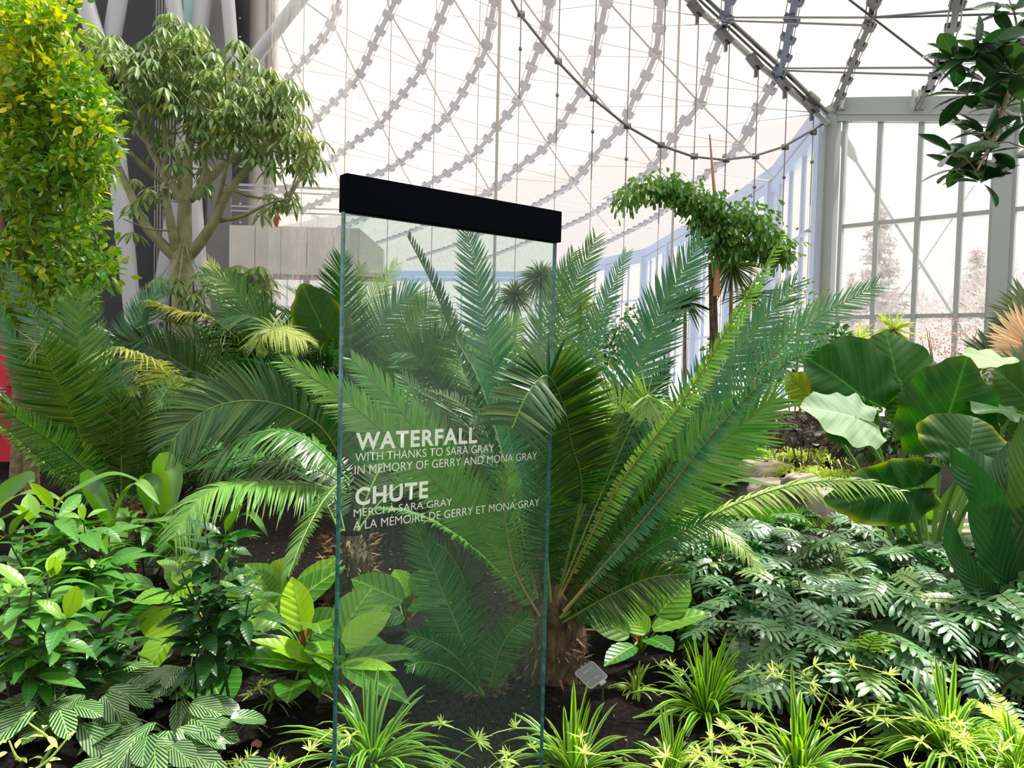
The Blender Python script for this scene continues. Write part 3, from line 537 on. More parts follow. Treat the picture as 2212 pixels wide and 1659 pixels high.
m_ = MB(); a = P(590, -60, 16); b = P(765, -60, 16); n = 40; xs_ = np.linspace(a[0], b[0], n); V = np.stack([np.stack([xs_, a[1] + .06 * np.sin(xs_ * 9), xs_ * 0 + z], 1) for z in (0, 11)], 0); m_.add(V, grid_q(2, n)); o = m_.build('waterfall', waterfallM, org=(a[0], a[1], 0)); tag(o, 'thin curtain of falling water in front of the balcony', 'waterfall', kind='stuff')
# red panel far left
rp_ = thing('red_banner', 'red information banner behind the left cycads', 'banner', P(30, 960, 9.6)); a = P(-60, 640, 9.6); b = P(58, 1000, 9.6); m_ = MB(); box(m_, [(a[0] + b[0]) / 2, a[1], (a[2] + b[2]) / 2], (b[0] - a[0], .04, a[2] - b[2])); m_.build('panel', redP, rp_, False)
m_ = MB()
for k in range(4): p = P(12 + k * 10, 690 - k * 14, 9.56); tube(m_, [p, p + [.05, 0, .05], p + [.04, 0, .1]], .012, 5)
for k in range(3): bar(m_, P(-20, 838 + 8 * k, 9.57), P(13, 838 + 8 * k, 9.57), .01, .02)
m_.build('printed_mark', whiteM, rp_)
# ---------------------------------------------------------------- winter trees outside
def spruce(base, h, name, lab, r=.2):
    t = thing(name, lab, 'tree', base, 'frosted trees outside the windows'); m_ = MB(); tube(m_, [base, np.array(base) + [0, 0, h]], [h * .018, .02], 8); m_.build('trunk', frostM, t)
    m_ = MB(); 
    for i in range(230):
        f = rng.random() ** .8; z = h * (.08 + .9 * f); ln = (1 - f) * h * .24 * rng.uniform(.55, 1.2) + .25; a = rng.uniform(0, 2 * PI); dr = np.array([math.cos(a), math.sin(a), -.15])
        pts = np.array([base + np.array([0, 0, z]) + dr * ln * s_ + np.array([0, 0, .12 * ln * s_ ** 2]) for s_ in np.linspace(0, 1, 5)]); tube(m_, pts, np.linspace(.04, .015, 5), 4, cap=False)
        k = int(ln * 22); u = rng.uniform(.15, 1, k); O = np.stack([np.interp(u, np.linspace(0, 1, 5), pts[:, c]) for c in range(3)], 1)
        A = nz(dr[None] * .7 + rng.normal(0, .8, (k, 3)) + [0, 0, -.3]); scatter(m_, T_LIN, O, A, rng.normal(size=(k, 3)), rng.uniform(.12, .38, k), .07, 1)
    m_.build('branches', [frostM, frostN], t)
def bare(base, h, lab, seed, d0=9):
    rs = np.random.default_rng(seed); t = thing('bare_tree', lab, 'tree', base, 'frosted trees outside the windows'); m_ = MB()
    def grow(p, d, ln, r, lv):
        n_ = 5; pts = [p]; 
        for k in range(n_): d = nz(d + rs.normal(0, .13, 3) + np.array([0, 0, .02])); pts.append(pts[-1] + d * ln / n_)
        tube(m_, pts, np.linspace(r, r * .65, n_ + 1), 4 if lv > 2 else 6, cap=False)
        if lv >= 6: return
        for k in range(3 if lv < 5 else 2): grow(pts[rs.integers(3, 6)], nz(d + rs.normal(0, .55, 3)), ln * rs.uniform(.6, .82), max(r * .6, .02), lv + 1)
    grow(np.array(base, float), np.array([0, 0, 1.]), h * .30, h * .024, 0); m_.build('branches', frostM, t)
b = P(1893, 700, 40); spruce(np.array([b[0], b[1], -.3]), P(1888, 450, 40)[2] + .5, 'spruce', 'tall frosted spruce outside the big window, left half')
b = P(1670, 700, 60); spruce(np.array([b[0] + 6, b[1], -.3]), 9, 'spruce', 'small frosted spruce hazy behind the far windows')
b = P(2105, 700, 44); spruce(np.array([b[0], b[1], -.3]), P(2105, 520, 44)[2], 'spruce', 'shorter frosted spruce tangled in bare trees, right of window')
b = P(2050, 700, 36); bare([b[0], b[1], -.3], 9.5, 'frosted bare tree outside the right half of the big window', 3)
b = P(2150, 700, 38); bare([b[0], b[1], -.3], 9.5, 'frosted bare tree outside behind the broad post', 5)
b = P(1990, 700, 52); bare([b[0], b[1], -.3], 8, 'thin frosted bare tree outside the middle of the big window', 8)
b = P(1340, 700, 95); bare([b[0], b[1], -.3], 14, 'hazy bare tree outside the far facade', 11)
# ---------------------------------------------------------------- the glass sign
sA = P(742, 465, 1.70); sB = P(1198, 519, 1.70 * 1.224); sd = sB - sA; sd[2] = 0; sd = nz(sd); sn = np.array([sd[1], -sd[0], 0.])   # sn points to the camera side
sn = sn if np.dot(sn, CAM - sA) > 0 else -sn
def sg(px, py, off=0.0):
    q = onplane(px, py, sA + sn * off, sn); return float(np.dot(q - sA, sd)), float(q[2])
u0 = 0.0; u1 = sg(1197, 600)[0]; zb1 = .5 * (sg(748, 384)[1] + sg(1199, 452)[1]); zb0 = .5 * (sg(748, 465)[1] + sg(1198, 519)[1])
S0 = np.array([sA[0], sA[1], 0]); Rm = np.stack([sd, sn, [0, 0, 1]])
sign = thing('glass_sign', 'clear glass donor sign with black top bar and white lettering', 'sign', S0 + sd * u1 / 2)
gt = .012; uc = u1 / 2
m_ = MB()
for off in (gt / 2, -gt / 2): a = S0 + sn * off; m_.add([a + [0, 0, .0], a + sd * u1, a + sd * u1 + [0, 0, zb0], a + [0, 0, zb0]], [[0, 1, 2, 3]])
pane = m_.build('glass_pane', paneM, sign, False)
for u_ in (0.0, u1): m_ = MB(); box(m_, S0 + sd * u_ + [0, 0, zb0 / 2], (.0012 if u_ > 0 else .004, gt + .001, zb0), 0, Rm); o = m_.build('glass_edge', edgeM, sign, False)
bm_ = MB(); box(bm_, S0 + sd * (uc + .002) + [0, 0, (zb0 + zb1) / 2], (u1 + .01, .034, zb1 - zb0), 0, Rm); o = bm_.build('top_bar', blackM, sign, False)
bv = o.modifiers.new('bevel', 'BEVEL'); bv.width = .0015; bv.segments = 2
deps = None
def text_mesh(s, bold=0.0):
    cu = bpy.data.curves.new('t', 'FONT'); cu.body = s; cu.offset = bold; cu.resolution_u = 6; cu.extrude = 0.0; cu.space_character = 1.0 + max(bold, 0) * 4.5
    o = bpy.data.objects.new('t', cu); col.objects.link(o); bpy.context.view_layer.update()
    me = bpy.data.meshes.new_from_object(o.evaluated_get(bpy.context.evaluated_depsgraph_get())); bpy.data.objects.remove(o); return me
def lettering(s, mat, fit, parent, name, lab=None, bold=0.0):
    """fit(u,v) maps the unit box of the text to the world"""
    me = text_mesh(s, bold); n = len(me.vertices); V = np.zeros(n * 3); me.vertices.foreach_get('co', V); V = V.reshape(-1, 3)
    cap = [i for i in range(n)]; x0, x1 = V[:, 0].min(), V[:, 0].max(); y1 = .73 if 'À' in s or 'É' in s else V[:, 1].max(); y0 = max(0, V[:, 1].min())
    U_ = (V[:, 0] - x0) / (x1 - x0); W_ = (V[:, 1] - 0) / (y1); out = np.array([fit(a, b) for a, b in zip(U_, W_)]) - np.array(parent.parent.location)
    me.vertices.foreach_set('co', out.ravel()); me.update(); me.materials.append(mat); o = bpy.data.objects.new(name, me); col.objects.link(o); o.parent = parent
    if lab: o['label'] = lab
    return o
lines = [('WATERFALL', (765, 969), (1027, 957), 931, 925, .028), ('WITH THANKS TO SARA GRAY', (764, 994), (1063, 978), 975, 962, -.007), ('IN MEMORY OF GERRY AND MONA GRAY', (763, 1020), (1156, 995), 1001, 979, -.007),
         ('CHUTE', (764, 1087), (921, 1076), 1050, 1040, .028), ('MERCI À SARA GRAY', (761, 1113), (973, 1093), 1095, 1077, -.007), ('À LA MÉMOIRE DE GERRY ET MONA GRAY', (760, 1138), (1161, 1097), 1117, 1081, -.007)]
for s, bl, br_, tl, trr, bold in lines:
    ua, za = sg(*bl); ub, zb = sg(*br_); za2 = sg(bl[0], tl)[1]; zb2 = sg(br_[0], trr)[1]; z_ = (za + zb) / 2; h_ = (za2 - za + zb2 - zb) / 2
    lettering(s, whiteM, lambda a, b, ua=ua, ub=ub, z_=z_, h_=h_: S0 + sd * (ua + (ub - ua) * a) + sn * (gt / 2 + .0012) + np.array([0, 0, z_ + h_ * b]), pane, 'title_lettering' if bold > 0 else 'text_lettering', None, bold)
# ---------------------------------------------------------------- small plant label
pl0 = P(1277, 1457, 3.35); lb = thing('plant_label', 'small grey tilted plaque naming the central cycad', 'plant label', (pl0[0] + .02, pl0[1], gh(pl0[0], pl0[1])))
pr = nz(P(1305, 1432, 3.35) - P(1277, 1452, 3.35)); 
ex = nz(P(1282, 1423, 3.35) - P(1243, 1450, 3.30)); ey = nz(P(1243, 1450, 3.30) - P(1272, 1490, 3.22)); ez = nz(np.cross(ex, ey)); ey = np.cross(ez, ex); Rl = np.stack([ex, ey, ez])
def rrect(mb, c, w, h, d, r, R, k=5):
    pts = []
    for cx_, cy_, a0_ in ((w / 2 - r, h / 2 - r, 0), (-w / 2 + r, h / 2 - r, PI / 2), (-w / 2 + r, -h / 2 + r, PI), (w / 2 - r, -h / 2 + r, 1.5 * PI)):
        for i in range(k + 1): a = a0_ + i / k * PI / 2; pts.append((cx_ + r * math.cos(a), cy_ + r * math.sin(a)))
    n = len(pts); rows = []
    for z, sc in ((-d / 2, 0.0), (-d / 2, 1), (d / 2 * .6, 1), (d / 2, .97), (d / 2, 0.0)): rows.append([[x * sc, y * sc, z] for x, y in pts] + [[pts[0][0] * sc, pts[0][1] * sc, z]])
    V = np.array(rows).reshape(-1, 3) @ R + c; mb.add(V, grid_q(5, n + 1))
m_ = MB(); rrect(m_, pl0, .094, .098, .006, .010, Rl); plq = m_.build('plaque', signG, lb, False)
m_ = MB(); rrect(m_, pl0 - ez * .0025, .104, .108, .005, .013, Rl); box(m_, pl0 - ey * .058 + ex * .012 - ez * .003, (.03, .02, .008), 0, Rl); o = m_.build('plaque_frame', solid('plaque_rim', (.3, .31, .3), .5), lb, False)
m_ = MB(); q = pl0 - ey * .062 + ex * .012; tube(m_, [q - ez * .004, q - ez * .004 + [0, 0, -.06], [q[0] + .01, q[1], -.05]], .005, 6); m_.build('stake', stemd, lb)
lettering('TEOSINTE CYCAD', whiteM, lambda a, b: pl0 + ex * (-.028 + .056 * a) + ey * (.019 + .008 * b) + ez * .0042, plq, 'plaque_lettering', None, .01)
lettering('Honduras', whiteM, lambda a, b: pl0 + ex * (-.004 + .026 * a) + ey * (-.028 + .006 * b) + ez * .0042, plq, 'plaque_lettering', None, .01)
# ---------------------------------------------------------------- cycads
UPC = (0, -1, .35)
def pix(pts, d0, d1, prof=1.0):
    p = np.asarray(pts, float); s = np.concatenate([[0], np.cumsum(np.linalg.norm(np.diff(p[:, :2], axis=0), axis=1))]); s /= s[-1]
    return np.array([P(x, y, (p[i, 2] if p.shape[1] > 2 else d0 + (d1 - d0) * s[i] ** prof)) for i, (x, y) in enumerate(p[:, :2])])
def trunk(root, c, r, h, mat=barkd, zb=-.1):
    m_ = MB(); n = 26; a = np.linspace(0, 2 * PI, n); z = np.linspace(zb, h, 14); rr = r * np.interp(np.linspace(0, 1, 14), [0, .15, .7, 1], [1.1, 1, .95, .45])
    RR = rr[:, None] * (1 + .07 * rng.normal(size=(14, n))); RR[:, -1] = RR[:, 0]
    V = np.stack([c[0] + RR * np.cos(a), c[1] + RR * np.sin(a), np.broadcast_to(z[:, None], (14, n))], -1); m_.add(V, grid_q(14, n))
    k = 500; aa = rng.uniform(0, 2 * PI, k); zz = rng.uniform(0, h, k); O = np.stack([c[0] + r * .9 * np.cos(aa), c[1] + r * .9 * np.sin(aa), zz], 1)
    A = np.stack([np.cos(aa), np.sin(aa), rng.normal(.3, .6, k)], 1); scatter(m_, T_LIN, O, A, rng.normal(size=(k, 3)), rng.uniform(.03, .09, k), .012, 1)
    m_.build('trunk', [mat, woodch], root)
def auto_spine(b, az, el, L, bend, n=7):
    p = [np.array(b, float)]; e = el
    for k in range(n): p.append(p[-1] + np.array([math.cos(az) * math.cos(e), math.sin(az) * math.cos(e), math.sin(e)]) * L / n); e -= bend / n
    return np.array(p)
def auto_face(sp):
    T = tangents(sp); h = nz(np.stack([T[:, 0], T[:, 1], T[:, 2] * 0], 1)); return nz(np.cross(np.cross(T, [0, 0, 1.]), T) + 1e-3 * h)
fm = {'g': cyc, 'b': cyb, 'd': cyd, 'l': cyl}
def cycad(name, lab, cat, base, r, h, fronds=(), auto=0, aL=1.3, el=(.5, 1.3), bend=.9, leaf=.2, w=.018, matk='g', az=None, group=None, n=60, tint=(.0, .1), trunkm=barkd):
    root = thing(name, lab, cat, (base[0], base[1], gh(base[0], base[1])), group)
    trunk(root, base, r, h, trunkm)
    for fd in fronds:
        fd = dict(fd); px = fd.pop('p'); d0 = fd.pop('d0'); d1 = fd.pop('d1'); mk = fd.pop('m', matk); sp = pix(px, d0, d1, fd.pop('pw', 1.0)); fl = fd.pop('lab', None)
        old = fd.pop('old', False); kw = dict(L=leaf, w=w, n=n, face=UPC, tint=rng.uniform(*tint)); kw.update(fd)
        kw['n'] = int(kw['n'] * 1.18); kw.setdefault('rach', .007); m_ = MB(); frond(m_, sp, **kw); o = m_.build('frond', [fm[mk], racb if old else rac], root)
        if fl: o['label'] = fl
    for i in range(auto):
        a = (az[0] + (az[1] - az[0]) * rng.random()) if az else rng.uniform(0, 2 * PI); e = rng.uniform(*el)
        sp = auto_spine([base[0] + .5 * r * math.cos(a), base[1] + .5 * r * math.sin(a), h], a, e, aL * rng.uniform(.8, 1.1), bend * rng.uniform(.7, 1.4))
        m_ = MB(); frond(m_, sp, L=leaf * rng.uniform(.85, 1.1), w=w, n=n, face=auto_face(sp), lift=.25, tint=rng.uniform(*tint)); m_.build('frond', [fm[matk], rac], root)
    return root
B0 = P(1185, 1420, 3.75)
ctr = [
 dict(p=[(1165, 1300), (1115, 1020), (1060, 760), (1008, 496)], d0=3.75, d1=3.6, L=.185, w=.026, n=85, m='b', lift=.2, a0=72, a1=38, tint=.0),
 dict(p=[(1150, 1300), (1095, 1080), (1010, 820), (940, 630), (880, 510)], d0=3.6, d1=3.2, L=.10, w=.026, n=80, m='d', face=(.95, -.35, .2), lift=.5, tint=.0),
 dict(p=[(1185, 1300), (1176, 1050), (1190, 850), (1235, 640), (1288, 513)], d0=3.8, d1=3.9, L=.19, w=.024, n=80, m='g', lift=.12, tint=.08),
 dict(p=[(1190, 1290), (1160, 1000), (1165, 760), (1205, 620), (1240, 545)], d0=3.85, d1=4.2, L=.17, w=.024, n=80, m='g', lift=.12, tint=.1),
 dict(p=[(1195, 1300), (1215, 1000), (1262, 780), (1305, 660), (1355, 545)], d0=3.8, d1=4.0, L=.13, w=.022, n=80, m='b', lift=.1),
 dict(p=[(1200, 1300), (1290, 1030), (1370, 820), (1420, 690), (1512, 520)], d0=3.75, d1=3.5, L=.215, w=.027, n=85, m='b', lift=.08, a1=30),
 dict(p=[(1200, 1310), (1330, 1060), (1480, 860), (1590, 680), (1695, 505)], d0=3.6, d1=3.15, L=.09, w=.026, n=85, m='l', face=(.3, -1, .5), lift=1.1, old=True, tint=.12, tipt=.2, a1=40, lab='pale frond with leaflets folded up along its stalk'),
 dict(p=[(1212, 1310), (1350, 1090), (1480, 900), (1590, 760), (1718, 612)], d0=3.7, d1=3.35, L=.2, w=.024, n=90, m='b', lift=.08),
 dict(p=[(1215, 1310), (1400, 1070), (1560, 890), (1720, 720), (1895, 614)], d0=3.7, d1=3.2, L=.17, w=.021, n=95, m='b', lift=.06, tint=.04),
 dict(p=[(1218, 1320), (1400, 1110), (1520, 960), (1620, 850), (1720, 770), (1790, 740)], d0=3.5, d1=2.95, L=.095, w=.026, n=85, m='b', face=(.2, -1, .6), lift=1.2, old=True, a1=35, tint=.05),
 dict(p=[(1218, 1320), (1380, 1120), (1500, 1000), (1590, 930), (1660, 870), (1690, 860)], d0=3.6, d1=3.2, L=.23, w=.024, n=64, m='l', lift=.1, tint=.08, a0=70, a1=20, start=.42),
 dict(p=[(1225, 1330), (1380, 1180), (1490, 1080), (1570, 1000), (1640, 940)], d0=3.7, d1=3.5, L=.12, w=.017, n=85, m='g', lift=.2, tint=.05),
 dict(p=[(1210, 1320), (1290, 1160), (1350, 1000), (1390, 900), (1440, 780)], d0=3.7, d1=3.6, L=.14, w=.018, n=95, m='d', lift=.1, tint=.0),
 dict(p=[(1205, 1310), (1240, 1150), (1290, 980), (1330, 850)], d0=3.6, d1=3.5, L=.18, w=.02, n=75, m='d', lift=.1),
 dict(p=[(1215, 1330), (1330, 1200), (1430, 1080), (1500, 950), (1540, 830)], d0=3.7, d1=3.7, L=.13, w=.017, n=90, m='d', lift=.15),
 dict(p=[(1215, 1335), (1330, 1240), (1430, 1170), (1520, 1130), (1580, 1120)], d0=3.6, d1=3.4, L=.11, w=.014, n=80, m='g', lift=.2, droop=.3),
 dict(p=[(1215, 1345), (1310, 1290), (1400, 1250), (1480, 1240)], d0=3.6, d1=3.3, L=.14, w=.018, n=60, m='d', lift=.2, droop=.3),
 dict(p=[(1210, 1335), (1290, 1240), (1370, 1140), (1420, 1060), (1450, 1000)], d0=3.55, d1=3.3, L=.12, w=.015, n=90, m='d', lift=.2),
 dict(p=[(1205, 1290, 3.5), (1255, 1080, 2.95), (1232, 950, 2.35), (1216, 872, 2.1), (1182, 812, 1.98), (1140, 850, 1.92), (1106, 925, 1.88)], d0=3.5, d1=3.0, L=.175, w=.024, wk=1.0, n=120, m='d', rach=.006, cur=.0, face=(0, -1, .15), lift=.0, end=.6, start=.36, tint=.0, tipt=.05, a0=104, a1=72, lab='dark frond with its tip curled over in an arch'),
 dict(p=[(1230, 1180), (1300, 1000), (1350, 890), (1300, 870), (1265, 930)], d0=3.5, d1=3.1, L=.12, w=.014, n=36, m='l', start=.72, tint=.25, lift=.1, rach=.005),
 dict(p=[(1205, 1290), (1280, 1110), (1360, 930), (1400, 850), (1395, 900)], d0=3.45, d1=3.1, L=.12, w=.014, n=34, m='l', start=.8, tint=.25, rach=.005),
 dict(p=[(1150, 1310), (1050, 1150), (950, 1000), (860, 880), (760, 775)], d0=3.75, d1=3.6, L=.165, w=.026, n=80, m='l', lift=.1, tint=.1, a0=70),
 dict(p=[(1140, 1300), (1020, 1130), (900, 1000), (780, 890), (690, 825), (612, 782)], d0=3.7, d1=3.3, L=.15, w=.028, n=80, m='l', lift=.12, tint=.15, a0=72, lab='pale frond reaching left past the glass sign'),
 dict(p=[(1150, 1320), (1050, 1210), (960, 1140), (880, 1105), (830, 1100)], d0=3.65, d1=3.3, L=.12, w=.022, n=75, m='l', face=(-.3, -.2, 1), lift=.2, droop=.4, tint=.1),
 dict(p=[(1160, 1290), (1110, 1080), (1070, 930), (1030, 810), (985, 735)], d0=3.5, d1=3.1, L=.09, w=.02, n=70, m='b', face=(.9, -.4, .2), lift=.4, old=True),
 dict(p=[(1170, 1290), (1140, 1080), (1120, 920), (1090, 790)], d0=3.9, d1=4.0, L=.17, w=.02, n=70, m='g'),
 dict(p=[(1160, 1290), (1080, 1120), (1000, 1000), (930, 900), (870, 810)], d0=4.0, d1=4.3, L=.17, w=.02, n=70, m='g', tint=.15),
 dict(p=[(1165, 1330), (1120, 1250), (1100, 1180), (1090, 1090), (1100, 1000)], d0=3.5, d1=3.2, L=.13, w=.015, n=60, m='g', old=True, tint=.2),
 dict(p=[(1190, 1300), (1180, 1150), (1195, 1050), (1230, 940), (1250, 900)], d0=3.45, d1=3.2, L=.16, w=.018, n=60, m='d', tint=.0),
]
cycad('cycad', 'biggest cycad, fountain of long fronds right behind the glass sign', 'cycad', B0, .17, .62, ctr, auto=7, aL=1.2, az=(.3, 2.8), leaf=.15, w=.018, matk='d', el=(.8, 1.25))
# dry drooping part broken pale frond to the right, belongs to a second crown low behind
B1 = P(1340, 1230, 4.6)
cycad('cycad', 'low cycad with pale arching fronds crossing in front of the pond', 'cycad', B1, .13, .25, [
 dict(p=[(1390, 1180), (1480, 1145), (1600, 1085), (1730, 1045), (1860, 1040), (1945, 1060)], d0=4.5, d1=3.9, L=.15, w=.03, n=46, m='l', face=(0, -.5, 1), droop=.5, lift=.05, tint=.3, tipt=.3, a0=60, a1=40),
 dict(p=[(1380, 1170), (1440, 1130), (1510, 1130), (1580, 1160), (1640, 1225)], d0=4.4, d1=3.9, L=.10, w=.02, n=50, m='l', face=(0, -.6, 1), droop=.5, tint=.35),
 ],
 auto=3, aL=.6, leaf=.14, matk='g')
# low frond plants behind the glass
B2 = P(1050, 1510, 3.55)
cycad('cycad', 'young dark cycad low behind the glass sign', 'cycad', B2, .05, .06, [
 dict(p=[(1045, 1500), (990, 1360), (940, 1240), (895, 1130)], d0=3.5, d1=3.5, L=.15, w=.016, n=75, m='g', lift=.1, tint=.0),
 dict(p=[(1045, 1500), (985, 1420), (930, 1385), (885, 1372)], d0=3.4, d1=3.1, L=.12, w=.014, n=50, m='g', tint=.0), dict(p=[(1040, 1500), (980, 1450), (920, 1430), (880, 1440)], d0=3.4, d1=3.0, L=.08, w=.014, n=40, m='g', tint=.0),
 dict(p=[(1055, 1500), (1075, 1420), (1100, 1370), (1145, 1330)], d0=3.5, d1=3.3, L=.12, w=.016, n=46, m='g', tint=.05), dict(p=[(1050, 1500), (1010, 1350), (1000, 1250), (960, 1180)], d0=3.6, d1=3.7, L=.16, w=.014, n=60, m='d')])
# ---- big left cycad
BL = P(262, 1120, 6.3)
cycad('cycad', 'big dark cycad at far left beside the red banner', 'cycad', BL, .14, .30, [
 dict(p=[(255, 1090), (205, 1020), (160, 905), (120, 815), (88, 748), (66, 752)], d0=6.3, d1=5.6, L=.4, w=.03, n=85, m='d', lift=.05, a0=85, a1=60, droop=.02),
 dict(p=[(250, 1090), (205, 950), (175, 800), (170, 690), (178, 640)], d0=6.4, d1=6.2, L=.42, w=.032, n=85, m='g', lift=.2, a0=80, a1=45, tint=.12, end=.9, sides=(-1, 1)),
 dict(p=[(245, 1080), (170, 960), (90, 840), (30, 740), (-5, 660)], d0=6.2, d1=5.8, L=.2, w=.03, n=80, m='b', lift=.3, tint=.05),
 dict(p=[(240, 1070), (160, 900), (90, 720), (50, 640), (12, 575)], d0=6.8, d1=7.2, L=.22, w=.03, n=75, m='b', tint=.1),
 dict(p=[(245, 1100), (160, 1020), (90, 950), (30, 880), (-30, 830)], d0=6.0, d1=5.3, L=.2, w=.024, n=75, m='d', face=(.2, -.3, 1), droop=.35),
 dict(p=[(245, 1110), (160, 1050), (80, 990), (10, 930), (-40, 910)], d0=5.9, d1=5.2, L=.17, w=.022, n=75, m='d', face=(.2, -.3, 1), droop=.4),
 dict(p=[(240, 1110), (200, 1030), (120, 960), (40, 905), (0, 875)], d0=6.0, d1=5.0, L=.22, w=.022, n=70, m='g', tint=.1),
 dict(p=[(262, 1090), (262, 980), (262, 900), (258, 850)], d0=6.2, d1=6.0, L=.24, w=.02, n=80, m='d'),
 dict(p=[(266, 1090), (285, 990), (305, 900), (320, 850)], d0=6.3, d1=6.2, L=.24, w=.02, n=80, m='d'),
 dict(p=[(268, 1090), (310, 1000), (360, 920), (400, 870)], d0=6.3, d1=6.2, L=.22, w=.02, n=80, m='d'),
 dict(p=[(272, 1100), (330, 1030), (400, 970), (450, 930)], d0=6.3, d1=6.1, L=.2, w=.02, n=70, m='g'),
 dict(p=[(258, 1090), (235, 980), (225, 880), (215, 780), (210, 700)], d0=6.6, d1=6.8, L=.3, w=.024, n=80, m='g', tint=.1),
 dict(p=[(270, 1090), (300, 930), (260, 790), (300, 690), (352, 608)], d0=6.9, d1=8.0, L=.3, w=.024, n=85, m='b', tint=.0, a0=65, start=.45),
 ], auto=6, aL=1.3, az=(0.2, 2.9), leaf=.26, w=.022, matk='g')
# ---- middle left cluster
BM = P(470, 1030, 8.2)
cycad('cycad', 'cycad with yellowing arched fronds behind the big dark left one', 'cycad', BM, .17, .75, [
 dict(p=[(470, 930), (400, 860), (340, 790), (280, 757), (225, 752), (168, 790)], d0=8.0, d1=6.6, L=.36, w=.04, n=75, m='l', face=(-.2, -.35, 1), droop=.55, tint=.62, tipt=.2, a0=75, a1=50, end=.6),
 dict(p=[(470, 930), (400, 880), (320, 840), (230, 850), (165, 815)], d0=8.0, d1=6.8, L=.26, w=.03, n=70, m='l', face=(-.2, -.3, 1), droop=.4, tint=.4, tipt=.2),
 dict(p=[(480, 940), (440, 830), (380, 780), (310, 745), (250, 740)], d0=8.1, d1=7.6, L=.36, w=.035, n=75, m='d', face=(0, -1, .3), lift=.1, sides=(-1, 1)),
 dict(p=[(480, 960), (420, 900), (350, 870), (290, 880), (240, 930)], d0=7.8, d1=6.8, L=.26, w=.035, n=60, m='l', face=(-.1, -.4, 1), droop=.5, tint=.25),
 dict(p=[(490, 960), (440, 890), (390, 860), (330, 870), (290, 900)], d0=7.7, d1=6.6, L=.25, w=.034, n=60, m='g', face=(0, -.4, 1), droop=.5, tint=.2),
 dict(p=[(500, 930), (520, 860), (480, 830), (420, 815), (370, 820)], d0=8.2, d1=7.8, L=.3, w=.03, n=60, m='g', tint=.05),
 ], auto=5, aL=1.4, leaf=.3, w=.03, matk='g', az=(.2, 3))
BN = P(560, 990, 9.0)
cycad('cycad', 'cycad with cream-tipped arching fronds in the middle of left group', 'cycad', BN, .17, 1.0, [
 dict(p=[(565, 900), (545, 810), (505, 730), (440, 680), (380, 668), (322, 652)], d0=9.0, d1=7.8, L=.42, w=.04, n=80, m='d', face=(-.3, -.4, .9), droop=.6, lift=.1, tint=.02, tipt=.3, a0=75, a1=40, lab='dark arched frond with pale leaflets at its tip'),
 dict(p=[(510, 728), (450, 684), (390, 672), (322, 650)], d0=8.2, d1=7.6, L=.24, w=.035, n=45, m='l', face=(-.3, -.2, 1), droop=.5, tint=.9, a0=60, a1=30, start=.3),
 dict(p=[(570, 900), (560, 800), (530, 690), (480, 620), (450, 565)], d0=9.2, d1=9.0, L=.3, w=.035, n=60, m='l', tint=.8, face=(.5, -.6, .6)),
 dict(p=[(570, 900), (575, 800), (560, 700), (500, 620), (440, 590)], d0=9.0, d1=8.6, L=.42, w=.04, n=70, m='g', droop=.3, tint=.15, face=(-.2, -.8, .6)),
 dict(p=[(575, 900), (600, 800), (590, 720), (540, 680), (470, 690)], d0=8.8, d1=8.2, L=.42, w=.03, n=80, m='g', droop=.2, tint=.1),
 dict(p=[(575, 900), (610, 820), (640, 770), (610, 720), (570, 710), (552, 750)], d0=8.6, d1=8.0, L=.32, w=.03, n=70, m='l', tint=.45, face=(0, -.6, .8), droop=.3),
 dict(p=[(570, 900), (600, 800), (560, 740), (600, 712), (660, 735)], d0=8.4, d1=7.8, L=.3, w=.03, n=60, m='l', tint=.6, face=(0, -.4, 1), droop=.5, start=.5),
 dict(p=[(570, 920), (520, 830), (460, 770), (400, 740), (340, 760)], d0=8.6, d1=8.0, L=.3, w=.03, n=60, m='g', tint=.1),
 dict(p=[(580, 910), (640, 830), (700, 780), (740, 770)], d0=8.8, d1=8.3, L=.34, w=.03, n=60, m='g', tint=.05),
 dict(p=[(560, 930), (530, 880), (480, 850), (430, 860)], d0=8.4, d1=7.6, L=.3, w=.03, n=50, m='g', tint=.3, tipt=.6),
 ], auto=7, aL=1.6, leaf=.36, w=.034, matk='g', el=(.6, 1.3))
BO = P(755, 1200, 4.7)
